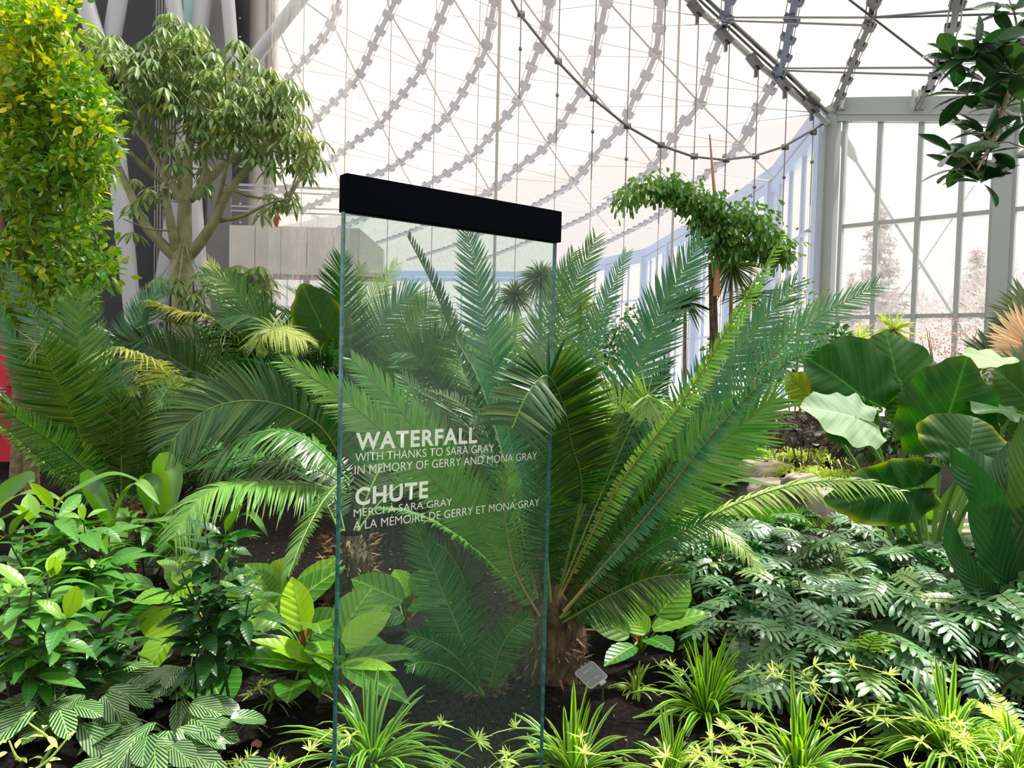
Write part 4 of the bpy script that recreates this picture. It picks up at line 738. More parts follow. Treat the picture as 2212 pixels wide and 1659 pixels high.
cycad('cycad', 'cycad with long dark fronds sweeping left from behind the sign', 'cycad', BO, .15, .45, [
 dict(p=[(755, 1030), (700, 930), (620, 880), (540, 865), (460, 880), (400, 920), (370, 955)], d0=4.7, d1=4.2, L=.32, w=.036, n=80, m='d', face=(.1, -1, .25), lift=.05, droop=.15, a0=75, a1=35, tint=.0, lab='long dark frond bowed leftwards'),
 dict(p=[(755, 1040), (680, 960), (600, 930), (520, 950), (450, 1010)], d0=4.5, d1=4.3, L=.22, w=.036, n=60, m='g', face=(.0, -.3, 1), droop=.6, lift=.05, tint=.1),
 dict(p=[(755, 1060), (660, 1030), (560, 990), (470, 960), (440, 930)], d0=4.9, d1=5.2, L=.26, w=.03, n=70, m='g', face=(0, -.3, 1), droop=.7),
 dict(p=[(755, 1070), (690, 1050), (600, 1045), (500, 1045), (430, 1080), (375, 1160)], d0=4.6, d1=3.9, L=.24, w=.026, n=85, m='l', face=(-.2, -.35, 1), droop=.65, tint=.12, a0=75, a1=50, lab='bright green drooping frond'),
 dict(p=[(755, 1060), (740, 1040), (700, 1080), (660, 1150), (622, 1245)], d0=4.4, d1=3.6, L=.12, w=.02, n=60, m='g', face=(-.5, -.5, .5), tint=.2),
 dict(p=[(755, 1050), (650, 1000), (560, 1010), (480, 1100)], d0=4.8, d1=4.9, L=.3, w=.03, n=60, m='d', face=(0, -.4, 1), droop=.6),
 dict(p=[(760, 1020), (790, 960), (840, 930), (900, 940)], d0=4.8, d1=4.6, L=.2, w=.022, n=50, m='g'),
 ], auto=6, aL=1.0, leaf=.22, w=.024, matk='d', az=(.3, 2.9))
BP = P(800, 960, 9.2)
cycad('cycad', 'tall cycad standing behind the left edge of the sign', 'cycad', BP, .18, 1.1, [
 dict(p=[(790, 900), (770, 800), (740, 680), (735, 600), (738, 556)], d0=9.2, d1=8.6, L=.42, w=.04, n=70, m='g', tint=.05, droop=.15),
 dict(p=[(800, 900), (790, 780), (790, 680), (820, 620), (858, 570)], d0=9.4, d1=9.6, L=.3, w=.03, n=60, m='l', tint=.4), dict(p=[(800, 900), (800, 760), (840, 680), (890, 640), (915, 650)], d0=9.2, d1=8.9, L=.42, w=.034, n=80, m='b', tint=.05),
 dict(p=[(805, 900), (850, 780), (900, 700), (935, 660), (965, 680)], d0=9.0, d1=8.6, L=.38, w=.03, n=70, m='g', tint=.2), dict(p=[(810, 910), (880, 830), (930, 760), (985, 720)], d0=8.8, d1=8.2, L=.45, w=.034, n=80, m='g', tint=.05),
 dict(p=[(790, 910), (730, 840), (680, 800), (620, 800)], d0=8.8, d1=8.0, L=.36, w=.034, n=60, m='d'), dict(p=[(795, 890), (780, 760), (765, 650), (780, 575)], d0=9.6, d1=9.6, L=.3, w=.03, n=60, m='g', tint=.3),
 dict(p=[(810, 900), (830, 800), (880, 700), (905, 636)], d0=9.8, d1=9.9, L=.26, w=.03, n=60, m='l', tint=.5)], auto=7, aL=1.6, leaf=.34, w=.032, matk='g')
BQ = P(1010, 960, 8.6)
cycad('cycad', 'bright green cycad glimpsed through the middle of the sign', 'cycad', BQ, .16, .8, [
 dict(p=[(1010, 900), (1060, 800), (1090, 730), (1120, 690)], d0=8.6, d1=8.4, L=.34, w=.032, n=60, m='l', tint=.2), dict(p=[(1000, 910), (940, 830), (900, 770), (860, 760)], d0=8.4, d1=7.8, L=.36, w=.032, n=60, m='g')], auto=12, aL=1.3, leaf=.3, w=.03, matk='l', el=(.4, 1.1))
BR = P(1300, 990, 7.2)
cycad('cycad', 'bright yellow-green cycad half hidden behind the biggest one', 'cycad', BR, .14, .7, [], auto=9, aL=1.0, leaf=.28, w=.028, matk='g', el=(.5, 1.2), tint=(.1, .3))
# ---------------------------------------------------------------- broad leaved plants
def ribbon(mb, pts, w, face=(0, -1, .4), prof=None, mat=0, tint=0.0, nv=18, fold=.2, nu=5, wave=0.0):
    S_ = catmull(pts, nv); T = tangents(S_); face = np.asarray(face, float); N = nz(face - T * (T @ face)[:, None]); S = np.cross(T, N)
    t = np.linspace(0, 1, nv); pr = (prof or (lambda q: np.interp(q, [0, .15, .5, .85, 1], [.3, .75, 1, .6, .03])))(t) * w / 2; u = np.linspace(-1, 1, nu)
    X = S_[:, None] + (u[None] * pr[:, None])[..., None] * S[:, None] + (fold * np.abs(u)[None] * pr[:, None] + wave * w * np.sin(t[:, None] * 22 + u[None]) * u[None] ** 2)[..., None] * N[:, None]
    uv = np.stack(np.broadcast_arrays(u[None] * .5 + .5, t[:, None]), -1); mb.add(X, grid_q(nv, nu), mat, uv, tint)
def leafpart(root, mats, O, A, N, L, W, pet=None, name='leaf', lab=None, pr=.006, petmat=1, **kw):
    m_ = MB(); blade(m_, O, A, N, L, W, **kw)
    A_ = nz(np.asarray(A, float)); N_ = nz(np.asarray(N, float) - A_ * np.dot(A_, N)); b = kw.get('bend', .5); t = np.linspace(0, .96, 12); an = b * t
    cx = np.concatenate([[0], np.cumsum(np.cos((an[1:] + an[:-1]) / 2))]) * L * .96 / 11; cz = -np.concatenate([[0], np.cumsum(np.sin((an[1:] + an[:-1]) / 2))]) * L * .96 / 11
    mid = np.asarray(O) + cx[:, None] * A_ + (cz - .004)[:, None] * N_
    tube(m_, mid, np.linspace(pr * .8, pr * .2, 12), 5, petmat, cap=False)
    if pet is not None: tube(m_, catmull([pet, (np.asarray(pet) * .45 + np.asarray(O) * .55) + [0, 0, .25 * np.linalg.norm(np.asarray(O) - pet) * .4], O], 9), pr, 5, petmat, cap=False)
    o = m_.build(name, mats, root)
    if lab: o['label'] = lab
    return o
def sheath(root, c, h=.1, n=3, r=.012):
    for k in range(n):
        a = rng.uniform(0, 2 * PI); m_ = MB(); q = np.array(c) + [.03 * math.cos(a), .03 * math.sin(a), 0]; tube(m_, [q, q + [.01 * math.cos(a), .01 * math.sin(a), h * .6], q + [.03 * math.cos(a), .02 * math.sin(a), h]], [r, r * .8, .001], 6); m_.build('sheath', stemr, root)
def philo(lab, base, leaves, auto=6, L=.3, W=.16, sh=.2, tl=(.0, .35)):
    root = thing('philodendron', lab, 'philodendron', (base[0], base[1], gh(base[0], base[1])), 'philodendrons in the lower bed'); c = np.array([base[0], base[1], gh(base[0], base[1]) + .04])
    for (bx, by, bd, tx, ty, td, w, tn, N) in leaves:
        O = P(bx, by, bd); T = P(tx, ty, td); L_ = np.linalg.norm(T - O); b = .35
        leafpart(root, [phil, stemg], O, T - O, N, L_ * 1.02, w * 1.12, c, tint=tn, bend=b, prof=lambda t: np.interp(t, [0, .08, .25, .45, .7, .88, 1], [.25, .62, .95, 1, .78, .36, .02]), fold=.18, wave=.015)
    for k in range(auto):
        a = rng.uniform(0, 2 * PI); e = rng.uniform(.35, 1.15); d = np.array([math.cos(a) * math.cos(e), math.sin(a) * math.cos(e), math.sin(e)]); O = c + d * L * rng.uniform(.5, .95)
        A = nz(np.array([d[0], d[1], math.sin(e - .75)])); leafpart(root, [phil, stemg], O, A, np.array([-A[0] * .2, -A[1] * .2, 1]), L * rng.uniform(.75, 1.1), W * rng.uniform(.8, 1.1), c, tint=rng.uniform(*tl), bend=rng.uniform(.3, .8), fold=.2, wave=.02)
    sheath(root, c + [0, 0, .06], sh, 3)
    return root
FC = (-.1, -.75, .7); FU = (0, -.35, 1)
philo('philodendron with upright yellow-green leaf, just left of the sign', P(665, 1445, 3.75), [
 (654, 1362, 3.6, 626, 1246, 3.65, .14, .85, (.1, -1, .1)), (676, 1428, 3.5, 560, 1363, 3.35, .13, .5, FU), (680, 1440, 3.5, 515, 1395, 3.3, .15, .05, FU), (600, 1330, 3.8, 735, 1212, 3.9, .14, .1, FC), (610, 1300, 3.9, 530, 1215, 3.9, .17, .2, FC),
 (600, 1330, 3.7, 500, 1335, 3.6, .16, .25, FC), (640, 1290, 3.9, 722, 1195, 4.0, .12, .3, FC), (660, 1380, 3.7, 745, 1330, 3.7, .2, .05, FC), (590, 1260, 4.0, 610, 1205, 4.0, .11, .75, FC), (640, 1470, 3.4, 620, 1500, 3.2, .14, .05, FU), (570, 1310, 3.9, 560, 1230, 3.9, .17, .15, FC), (690, 1430, 3.5, 715, 1480, 3.3, .12, .0, FU)], 5)
philo('philodendron with glossy leaves seen through lower left of the sign', P(745, 1470, 3.45), [
 (742, 1392, 3.3, 838, 1318, 3.35, .12, .6, FC), (735, 1370, 3.45, 795, 1268, 3.5, .17, .25, FC), (745, 1430, 3.3, 908, 1390, 3.3, .11, .15, FU), (735, 1437, 3.25, 846, 1425, 3.1, .07, .65, FU), (745, 1440, 3.2, 880, 1492, 3.0, .12, .1, FU), (740, 1400, 3.4, 835, 1380, 3.4, .12, .05, FU)], 2)
philo('philodendron with one browned leaf tip behind the sign glass', P(875, 1350, 4.2), [
 (870, 1300, 4.1, 755, 1240, 4.2, .17, .15, FC), (880, 1290, 4.2, 850, 1225, 4.3, .13, .35, FC), (885, 1310, 4.1, 960, 1290, 4.0, .17, .05, FU), (870, 1330, 4.0, 800, 1340, 3.9, .15, .0, FU), (890, 1280, 4.2, 930, 1230, 4.2, .12, .2, FC)], 4, sh=.16)
philo('philodendron behind the thin dark-leaved stems at left', P(440, 1430, 3.9), [
 (405, 1365, 3.7, 288, 1330, 3.7, .15, .55, (0, -1, .5)), (330, 1310, 3.8, 224, 1378, 3.7, .14, .0, FU), (330, 1268, 3.9, 214, 1243, 3.8, .13, .1, FU), (370, 1290, 3.8, 290, 1290, 3.7, .13, .2, FU), (470, 1350, 3.8, 580, 1330, 3.7, .16, .2, FC), (430, 1260, 3.9, 390, 1190, 4.0, .18, .5, FC), (450, 1290, 3.9, 350, 1195, 4.0, .17, .15, FC), (480, 1290, 3.9, 560, 1230, 3.9, .16, .3, FC), (440, 1320, 3.8, 370, 1280, 3.8, .14, .4, FC), (450, 1450, 3.6, 480, 1510, 3.3, .22, .0, FU)], 7)
philo('philodendron with red stalks right of the cycad trunk', P(1385, 1400, 4.0), [
 (1385, 1330, 3.9, 1400, 1248, 3.95, .17, .6, FC), (1420, 1330, 3.85, 1487, 1248, 3.9, .17, .12, FC), (1410, 1360, 3.8, 1530, 1308, 3.8, .12, .2, FU), (1360, 1372, 3.8, 1264, 1318, 3.8, .13, .15, (.3, -.9, .6)), (1395, 1370, 3.8, 1350, 1310, 3.9, .12, .35, FC), (1400, 1380, 3.7, 1450, 1390, 3.5, .12, .0, FU), (1370, 1395, 3.7, 1310, 1420, 3.5, .1, .0, FU)], 4, sh=.22)
philo('philodendron tucked behind the biggest cycad at right', P(1310, 1300, 4.8), [(1300, 1200, 4.7, 1320, 1150, 4.7, .16, .5, FC), (1290, 1230, 4.7, 1260, 1180, 4.7, .14, .4, FC)], 7, tl=(.2, .6))
# ---- elephant ears
def ear(root, J, T, w, N, base, tint=0.0, edge=.3, mat=0, lab=None, mats=None, bend=.35, wave=.03, pt=True):
    L_ = np.linalg.norm(T - J) / .74; m_ = MB(); heart(m_, J, T - J, N, L_, w, bend, wave, tint, 0, edge, scal=.025, cup=.08)
    o = m_.build('leaf_blade', (mats or [aloc]), root)
    if lab: o['label'] = lab
    if pt: m_ = MB(); J2 = J + nz(np.asarray(N)) * -.004; tube(m_, catmull([base, base * .5 + J2 * .5 + [0, 0, .12], J2], 12), np.linspace(.022, .010, 12), 8); m_.build('leaf_stalk', stemg, o)
be = P(1995, 1290, 5.1); be[2] = gh(be[0], be[1]); er = thing('elephant_ear', 'big elephant ear plant with dark green leaves in front of the windows', 'elephant ear', be)
CB = (.1, -1, .25)
for jx, jy, jd, tx, ty, td, w, N, tn, ed, mt, lb_ in [
 (1863, 857, 5.0, 1750, 762, 4.9, .72, (.15, -1, .35), .0, .1, 0, None), (1938, 822, 5.4, 1918, 708, 5.5, .66, CB, .0, .12, 0, None), (2039, 922, 5.0, 2098, 764, 5.0, .62, (.0, -1, .2), .0, .1, 0, None),
 (1848, 902, 4.8, 1736, 868, 4.75, .50, (0, -.8, 1), .1, .3, 1, 'pale grey-green leaf seen from above'), (2092, 975, 4.6, 2112, 893, 4.7, .58, (0, -1, .5), .03, .9, 0, 'leaf with yellowing rim'),
 (2220, 862, 5.2, 2155, 795, 5.2, .5, CB, .05, .1, 0, None), (2190, 890, 5.0, 2110, 870, 4.8, .4, (0, -.4, 1), .0, .05, 0, None), (2190, 790, 5.8, 2085, 765, 5.6, .45, (0, -.5, 1), .3, .1, 1, 'pale leaf high at the right'),
 (1955, 860, 5.3, 1935, 915, 5.2, .35, (.3, -1, .2), .0, .1, 0, None), (1958, 1058, 4.5, 1800, 1090, 4.2, .36, (0, -1, .1), .02, .9, 0, 'hanging leaf with torn yellow-brown edge'), (1745, 850, 5.3, 1698, 808, 5.3, .25, CB, .4, .5, 0, None),
 (2130, 1040, 4.4, 2060, 960, 4.5, .3, (.3, -1, .2), .0, .1, 0, None)]:
    ear(er, P(jx, jy, jd), P(tx, ty, td), w, N, be + [rng.uniform(-.08, .08), rng.uniform(-.08, .08), 0], tn, ed, 0, lb_, [alop if mt else aloc])
bl_ = P(690, 930, 8.4); bl_[2] = 0; e2 = thing('elephant_ear', 'single bright elephant ear leaf standing left of the sign', 'elephant ear', bl_); ear(e2, P(692, 700, 8.3), P(648, 608, 8.3), .5, (0, -1, .2), np.array(bl_), .06, .7); ear(e2, P(720, 720, 8.5), P(735, 650, 8.6), .4, (.4, -1, .2), np.array(bl_), .05, .4)
# ---- bird's nest plants with long wavy leaves, far right and under the elephant ear
def nest(lab, base, specs, auto, L, w, mt=strm, N=None, cat='strap-leaved plant', nm='strap_leaved_plant', tint=(0, .2), wave=.0, el=(.7, 1.4)):
    b = np.array([base[0], base[1], gh(base[0], base[1])]); r_ = thing(nm, lab, cat, b)
    for pts, ww, tn, fc in specs:
        m_ = MB(); ribbon(m_, [P(*q) for q in pts], ww, fc, tint=tn, wave=wave); m_.build('leaf', mt, r_)
    for k in range(auto):
        a = rng.uniform(0, 2 * PI); sp = auto_spine(b, a, rng.uniform(*el), L * rng.uniform(.7, 1.1), rng.uniform(.8, 1.8)); m_ = MB(); ribbon(m_, sp, w * rng.uniform(.7, 1.1), (math.cos(a + PI) * .3, math.sin(a + PI) * .3, 1), tint=rng.uniform(*tint), wave=wave); m_.build('leaf', mt, r_)
    return r_
birdm = leafmat('dark_wavy_leaf', (.015, .075, .018), (.3, .4, .05), .3, .35, vein=(16, .4, .08, (.02, .1, .03), .5))
nest('dark plant with long wavy leaves at the right edge', P(2190, 1330, 4.2), [([(2190, 1300, 4.2), (2150, 1200, 4.0), (2125, 1080, 3.9), (2070, 1000, 3.7), (2050, 960, 3.6)], .2, .0, (-.3, -1, .2)), ([(2200, 1300, 4.2), (2190, 1180, 4.1), (2170, 1050, 4.1), (2180, 950, 4.2)], .24, .05, (0, -1, .2)), ([(2210, 1300, 4.2), (2215, 1150, 4.1), (2212, 1000, 4.0), (2205, 900, 4.0)], .24, .1, (-.2, -1, .2)), ([(2180, 1310, 4.2), (2110, 1260, 3.9), (2060, 1180, 3.8), (2050, 1100, 3.8)], .14, .0, (-.4, -1, .3))], 6, 1.0, .17, birdm, wave=.06, tint=(0, .05))
nest('clump of strap leaves at the foot of the elephant ear', P(1985, 1180, 6.2), [([(1985, 1150, 6.0), (1970, 1080, 6.0), (1930, 1030, 5.9), (1915, 990, 5.9)], .12, .0, CB), ([(1990, 1150, 6.0), (2010, 1050, 6.0), (2020, 985, 6.0)], .12, .1, CB), ([(1995, 1150, 6.0), (2060, 1060, 6.0), (2090, 1010, 6.0)], .11, .1, CB)], 12, .8, .1)
nest('clump of broad arching strap leaves left, under the big cycad', P(250, 1180, 5.2), [([(300, 1150, 4.8), (335, 1075, 4.8), (250, 1024, 4.6), (150, 1065, 4.4), (125, 1085, 4.3)], .07, .15, FU), ([(250, 1150, 4.9), (190, 1040, 4.7), (215, 1060, 4.5), (245, 1120, 4.4)], .12, .1, (0, -1, .2)), ([(240, 1150, 4.8), (262, 1080, 4.7), (300, 1042, 4.6), (345, 1090, 4.5)], .09, .2, FU), ([(365, 1160, 5.0), (350, 1010, 4.9), (380, 1015, 4.7), (378, 1105, 4.6)], .13, .15, (0, -1, .2)), ([(350, 1150, 5.0), (310, 1050, 4.9), (340, 1040, 4.8), (330, 1100, 4.7)], .09, .1, (0, -1, .3))], 7, .8, .1)
nest('pale broad strap leaves at the left edge', P(20, 1180, 4.6), [([(-20, 1150, 4.5), (0, 1080, 4.4), (60, 1035, 4.3), (75, 1040, 4.2)], .13, .1, (0, -1, .5)), ([(-40, 1130, 4.4), (40, 1070, 4.2), (110, 1070, 4.0), (140, 1090, 4.0)], .08, .3, FU), ([(-30, 1140, 4.3), (30, 1110, 4.2), (100, 1098, 4.0)], .09, .15, FU)], 6, .7, .1)
nest('strap leaves between the cycads and philodendrons', P(420, 1230, 4.8), [([(400, 1220, 4.7), (360, 1140, 4.5), (300, 1125, 4.3), (280, 1135, 4.2)], .09, .1, FU), ([(410, 1220, 4.7), (440, 1120, 4.5), (400, 1118, 4.2), (290, 1130, 4.1)], .08, .3, FU), ([(520, 1230, 4.8), (500, 1140, 4.7), (540, 1110, 4.6), (580, 1160, 4.4)], .06, .1, FU)], 8, .7, .07)
nest('dark strap leaf clump left of the pond', P(1510, 1250, 5.6), [([(1500, 1200, 5.5), (1520, 1090, 5.4), (1590, 1040, 5.2), (1680, 1052, 5.0)], .09, .0, FU), ([(1480, 1190, 5.4), (1500, 1110, 5.3), (1540, 1080, 5.2)], .12, .0, CB), ([(1495, 1200, 5.4), (1490, 1110, 5.3), (1470, 1070, 5.3), (1510, 1130, 5.1)], .15, .4, (0, -1, .2))], 9, .7, .08)
# ---- cut-leaved philodendron bed (a dozen plants)
XPR = lambda t: np.interp(t, [0, .25, .6, .85, 1], [.55, .75, 1, .85, .12]); T_LOB = leafT(6, XPR, .3, .06)
def xleaf(mb, O, A, N, L, tint):
    A = nz(A); N = nz(N - A * np.dot(A, N)); S = np.cross(A, N); n = 7; t = np.linspace(.03, .88, n); b = rng.uniform(.3, .9)
    cx = t - b * b * t ** 3 / 6; cz = -b * t * t / 2; B = O + (cx[:, None] * A + cz[:, None] * N) * L; Tg = nz(A[None] * np.cos(b * t)[:, None] - N[None] * np.sin(b * t)[:, None]); Nn = np.cross(S[None] * 1.0, Tg)
    Nn = nz(N[None] * np.cos(b * t)[:, None] + A[None] * np.sin(b * t)[:, None])
    for sd in (-1, 1):
        an = np.radians(np.interp(t, [0, .5, 1], [105, 65, 28])) + rng.normal(0, .05, n); D = S[None] * sd * np.sin(an)[:, None] + Tg * np.cos(an)[:, None] + Nn * .12
        scatter(mb, T_LOB, B, D, np.cross(Nn, D), L * np.interp(t, [0, .25, .6, 1], [.40, .50, .46, .3]) * rng.uniform(.88, 1.12, n), L * .115, 0, tint, .25)
    t2 = np.linspace(0, .97, 7); c2 = O + ((t2 - b * b * t2 ** 3 / 6)[:, None] * A + (-b * t2 * t2 / 2)[:, None] * N) * L; w = np.interp(t2, [0, .1, .7, 1], [.2, .46, .34, .08])[:, None] * L / 2
    V = np.stack([c2 - S * w + N * w * .12, c2 - N * .001, c2 + S * w + N * w * .12], 1); uvv = np.zeros((7, 3, 2)); uvv[:, :, 0] = [0, .5, 1]; uvv[:, :, 1] = t2[:, None]; mb.add(V, grid_q(7, 3), 0, uvv, tint)
    tube(mb, np.vstack([c2[:6] + N * .0015]), np.linspace(.004, .0015, 6), 4, 1, cap=False)
xrows = [((1530, 1310), 5.0), ((1640, 1290), 5.3), ((1770, 1280), 5.5), ((1900, 1290), 5.3), ((2020, 1300), 5.0), ((1580, 1400), 4.5), ((1700, 1400), 4.6), ((1830, 1400), 4.6), ((1960, 1390), 4.5), ((2090, 1380), 4.3), ((1610, 1480), 4.0), ((1750, 1500), 4.0), ((1890, 1490), 4.0), ((2030, 1470), 3.9), ((2150, 1440), 3.9), ((1700, 1560), 3.6), ((1840, 1580), 3.55), ((1560, 1340), 4.7), ((2130, 1520), 3.6)]
stemx = solid('olive_brown_stem', (.12, .12, .04), .5)
wh = ['back row, left end by the pond', 'back row, second from left', 'back row, middle', 'back row, under the torn hanging leaf', 'back row, right end under the elephant ear', 'second row, left end', 'second row, second from left', 'second row, middle', 'second row, second from right', 'second row, right end', 'third row, left end beside the philodendron', 'third row, second from left', 'third row, middle', 'third row, second from right', 'third row, right end', 'front, left, behind the spider plants', 'front, middle, behind the spider plants', 'between back and second row, left', 'front, right end by the fern']
for k, ((x, y), d) in enumerate(xrows):
    g = P(x, y, d); z0 = gh(g[0], g[1]); b = np.array([g[0], g[1], z0]); r_ = thing('cutleaf_philodendron', 'cut-leaved green bush philodendron, ' + wh[k], 'cut-leaved philodendron', b, 'cut-leaved philodendrons massed at right')
    hh = .47 if d > 3.8 else .34
    for i in range(28):
        a = rng.uniform(0, 2 * PI) if i > 8 else rng.uniform(-PI, 0); e = rng.uniform(.25, 1.35); rr = rng.uniform(.75, 1.05)
        d_ = np.array([math.cos(a) * math.cos(e), math.sin(a) * math.cos(e), math.sin(e)]); O = b + d_ * np.array([.36, .36, hh]) * rr; A = np.array([math.cos(a), math.sin(a), math.sin(e) * .5 - .25]) + rng.normal(0, .3, 3)
        m_ = MB(); xleaf(m_, O, A, np.array([0.1 * math.cos(a), .1 * math.sin(a) - .1, 1.0]) + rng.normal(0, .28, 3), rng.uniform(.15, .235), rng.choice([0, .05, .1, .35], p=[.4, .3, .22, .08]))
        tube(m_, catmull([b + d_ * .02, b * .5 + O * .5 + [0, 0, .04], O], 6), .0045, 4, 1, cap=False); m_.build('leaf', [xanm, stemx], r_)
# ---- striped prayer plants
cal_c = [((90, 1560), 3.25), ((200, 1600), 3.1), ((300, 1540), 3.3), ((380, 1600), 3.1), ((250, 1500), 3.5), ((400, 1520), 3.4), ((330, 1660), 2.95), ((120, 1640), 3.0), ((450, 1650), 2.95)]
cw = ['left, at the shrub stems', 'front row, second from left', 'middle of the patch', 'right of the middle', 'back of the patch', 'back right, under the dark stems', 'bottom edge, middle', 'bottom left corner', 'lowest right, next to bare soil']
cprof = lambda t: np.interp(t, [0, .06, .2, .45, .7, .88, .97, 1], [.15, .55, .88, 1, .92, .62, .2, .02])
for k, ((x, y), d) in enumerate(cal_c):
    g = P(x, y, d); b = np.array([g[0], g[1], gh(g[0], g[1])]); r_ = thing('striped_prayer_plant', 'striped prayer plant with zebra leaves, ' + cw[k], 'prayer plant', b, 'striped prayer plants at lower left')
    for i in range(13):
        a = rng.uniform(-PI, 0) if i < 8 else rng.uniform(0, 2 * PI); e = rng.uniform(.4, 1.3); d_ = np.array([math.cos(a) * math.cos(e), math.sin(a) * math.cos(e), math.sin(e)]); O = b + d_ * .2
        A = nz(np.array([math.cos(a), math.sin(a), rng.uniform(-.5, .15)])); m_ = MB(); blade(m_, O, A, np.array([0, -.3, 1.]) + rng.normal(0, .18, 3), rng.uniform(.14, .20), rng.uniform(.078, .10), .5, cprof, .02, 4, .15, 9, 14, tint=rng.uniform(0, .15))
        tube(m_, [b, b * .5 + O * .5 + [0, 0, .02], O], .0025, 4, 1, cap=False); m_.build('leaf', [calm, stemg], r_)
# ---- spider plants
def spider(lab, base, n=75, L=.34, run=3, mt=None, w=.016, tint=(0, .25), raz=(-PI * 1.05, .1), nm='spider_plant', cat='spider plant', grp='spider plants along the front', dr=.75):
    b = np.array([base[0], base[1], gh(base[0], base[1])]); r_ = thing(nm, lab, cat, b, grp); m_ = MB(); a = rng.uniform(0, 2 * PI, n); e = rng.uniform(.35, 1.45, n); D = np.stack([np.cos(a) * np.cos(e), np.sin(a) * np.cos(e), np.sin(e)], 1)
    scatter(m_, T_GR, b + D * .015 + rng.normal(0, .008, (n, 3)), D, np.stack([-np.sin(a), np.cos(a), a * 0], 1) + rng.normal(0, .15, (n, 3)), L * rng.uniform(.6, 1.1, n), w * rng.uniform(.7, 1.2, n), 0, rng.uniform(*tint, n), dr * np.cos(e) ** .5 * rng.uniform(.6, 1.2, n)); m_.build('leaves', mt or spim, r_)
    for k in range(run):
        az = rng.uniform(*raz); Lr = L * rng.uniform(.9, 1.5); sp = auto_spine(b + [0, 0, .05], az, rng.uniform(.8, 1.25), Lr, rng.uniform(1.6, 2.3), 9); m_ = MB(); tube(m_, sp, np.linspace(.0025, .0013, len(sp)), 4, cap=False); rn = m_.build('runner', spio, r_)
        for q in (sp[-1], sp[-3], sp[5]):
            m_ = MB(); k2 = 11; aa = rng.uniform(0, 2 * PI, k2); ee = rng.uniform(-.3, 1.3, k2); DD = np.stack([np.cos(aa) * np.cos(ee), np.sin(aa) * np.cos(ee), np.sin(ee)], 1); scatter(m_, T_GR, np.repeat(q[None], k2, 0), DD, rng.normal(size=(k2, 3)), rng.uniform(.03, .065, k2), .007, 0, rng.uniform(0, .5, k2), .2); m_.build('plantlet', spio, rn)
spider('spider plant at the lower left corner of the sign', ground(800, 1650), 85, .5, 3, w=.024); spider('spider plant at the lower right corner of the sign', ground(1240, 1680), 65, .46, 4, w=.022, raz=(-2.8, -1.2))
spider('spider plant right of the grey plaque', ground(1525, 1560), 100, .5, 4, tint=(-.1, .08), w=.024, raz=(-1.1, .3)); spider('spider plant at bottom edge, third from right', ground(1720, 1720), 70, .46, 5, w=.024); spider('largest yellow-striped spider plant, lower right', ground(2045, 1650), 100, .5, 6, w=.025)
spider('pale spider plant sprouting beside the grey plaque', ground(1375, 1490), 45, .19, 1, raz=(-.5, .2), tint=(.4, .8), w=.012); spider('small spider plantlets on bare soil left of the sign', ground(595, 1520), 30, .14, 1, w=.01); spider('tiny spider plant on the soil at the bottom, near fallen leaf', ground(580, 1650), 20, .12, 2, w=.01)
spider('spider plant at the bottom right corner', ground(2190, 1700), 70, .34, 3); spider('spider plant cut by the bottom edge, middle', ground(1450, 1720), 60, .3, 4)
# ---- thin shrubs with lance leaves
def stemshrub(lab, base, tops, leafL, leafW, mt, grp=None, per=26, nm='leafy_shrub', tint=(0, .1), stem=stemd, up=.35, zlow=.25, dr=.3):
    b = np.array([base[0], base[1], gh(base[0], base[1])]); r_ = thing(nm, lab, 'shrub', b, grp)
    for tp in tops:
        b0 = b + rng.normal(0, .05, 3) * [1, 1, 0]; sp = catmull([b0, b0 * .5 + tp * .5 + rng.normal(0, .03, 3), tp], 14); m_ = MB(); tube(m_, sp, np.linspace(.007, .003, 14), 5); m_.build('stem', stem, r_)
        n = per; u = np.sort(rng.uniform(zlow, 1, n) ** .7); O = np.stack([np.interp(u, np.linspace(0, 1, 14), sp[:, c]) for c in range(3)], 1); a = np.arange(n) * 2.4 + rng.uniform(0, 6); e = rng.uniform(up - .5, up + .3, n) + (u > .93) * .6
        D = np.stack([np.cos(a) * np.cos(e), np.sin(a) * np.cos(e), np.sin(e)], 1); m_ = MB()
        for i in range(n): blade(m_, O[i] + D[i] * .02, D[i], np.array([0, 0, 1.]) + rng.normal(0, .25, 3) - D[i] * .2, leafL * rng.uniform(.6, 1.1) * (.45 if u[i] > .95 else 1), leafW * rng.uniform(.8, 1.1) * (.45 if u[i] > .95 else 1), rng.uniform(.3, 1.0), prof_lance, .02, 6, .25, 5, 9, tint=rng.uniform(*tint) + .35 * (u[i] > .93))
        m_.build('foliage', mt, r_)
def tops(lst): return [P(*q) for q in lst]
stemshrub('dark glossy shrub of thin upright stems, left of the philodendrons', P(440, 1560, 3.25), tops([(440, 1110, 3.25), (490, 1130, 3.4), (390, 1230, 3.2), (485, 1220, 3.1), (420, 1300, 3.1), (540, 1280, 3.2)]), .18, .062, shrm, per=24)
stemshrub('shrub with light green tips at the left edge, lower', P(60, 1640, 3.05), tops([(70, 1260, 3.0), (105, 1230, 3.1), (20, 1290, 3.0), (150, 1330, 3.0), (-20, 1200, 3.1)]), .2, .065, shlm, per=22, tint=(0, .2))
stemshrub('mid green shrub behind the light-tipped one at left', P(150, 1560, 3.7), tops([(110, 1090, 3.7), (180, 1120, 3.7), (60, 1120, 3.8), (240, 1180, 3.6), (200, 1230, 3.5), (10, 1150, 3.7), (150, 1180, 3.6)]), .25, .08, shlm, per=22, tint=(0, .1))
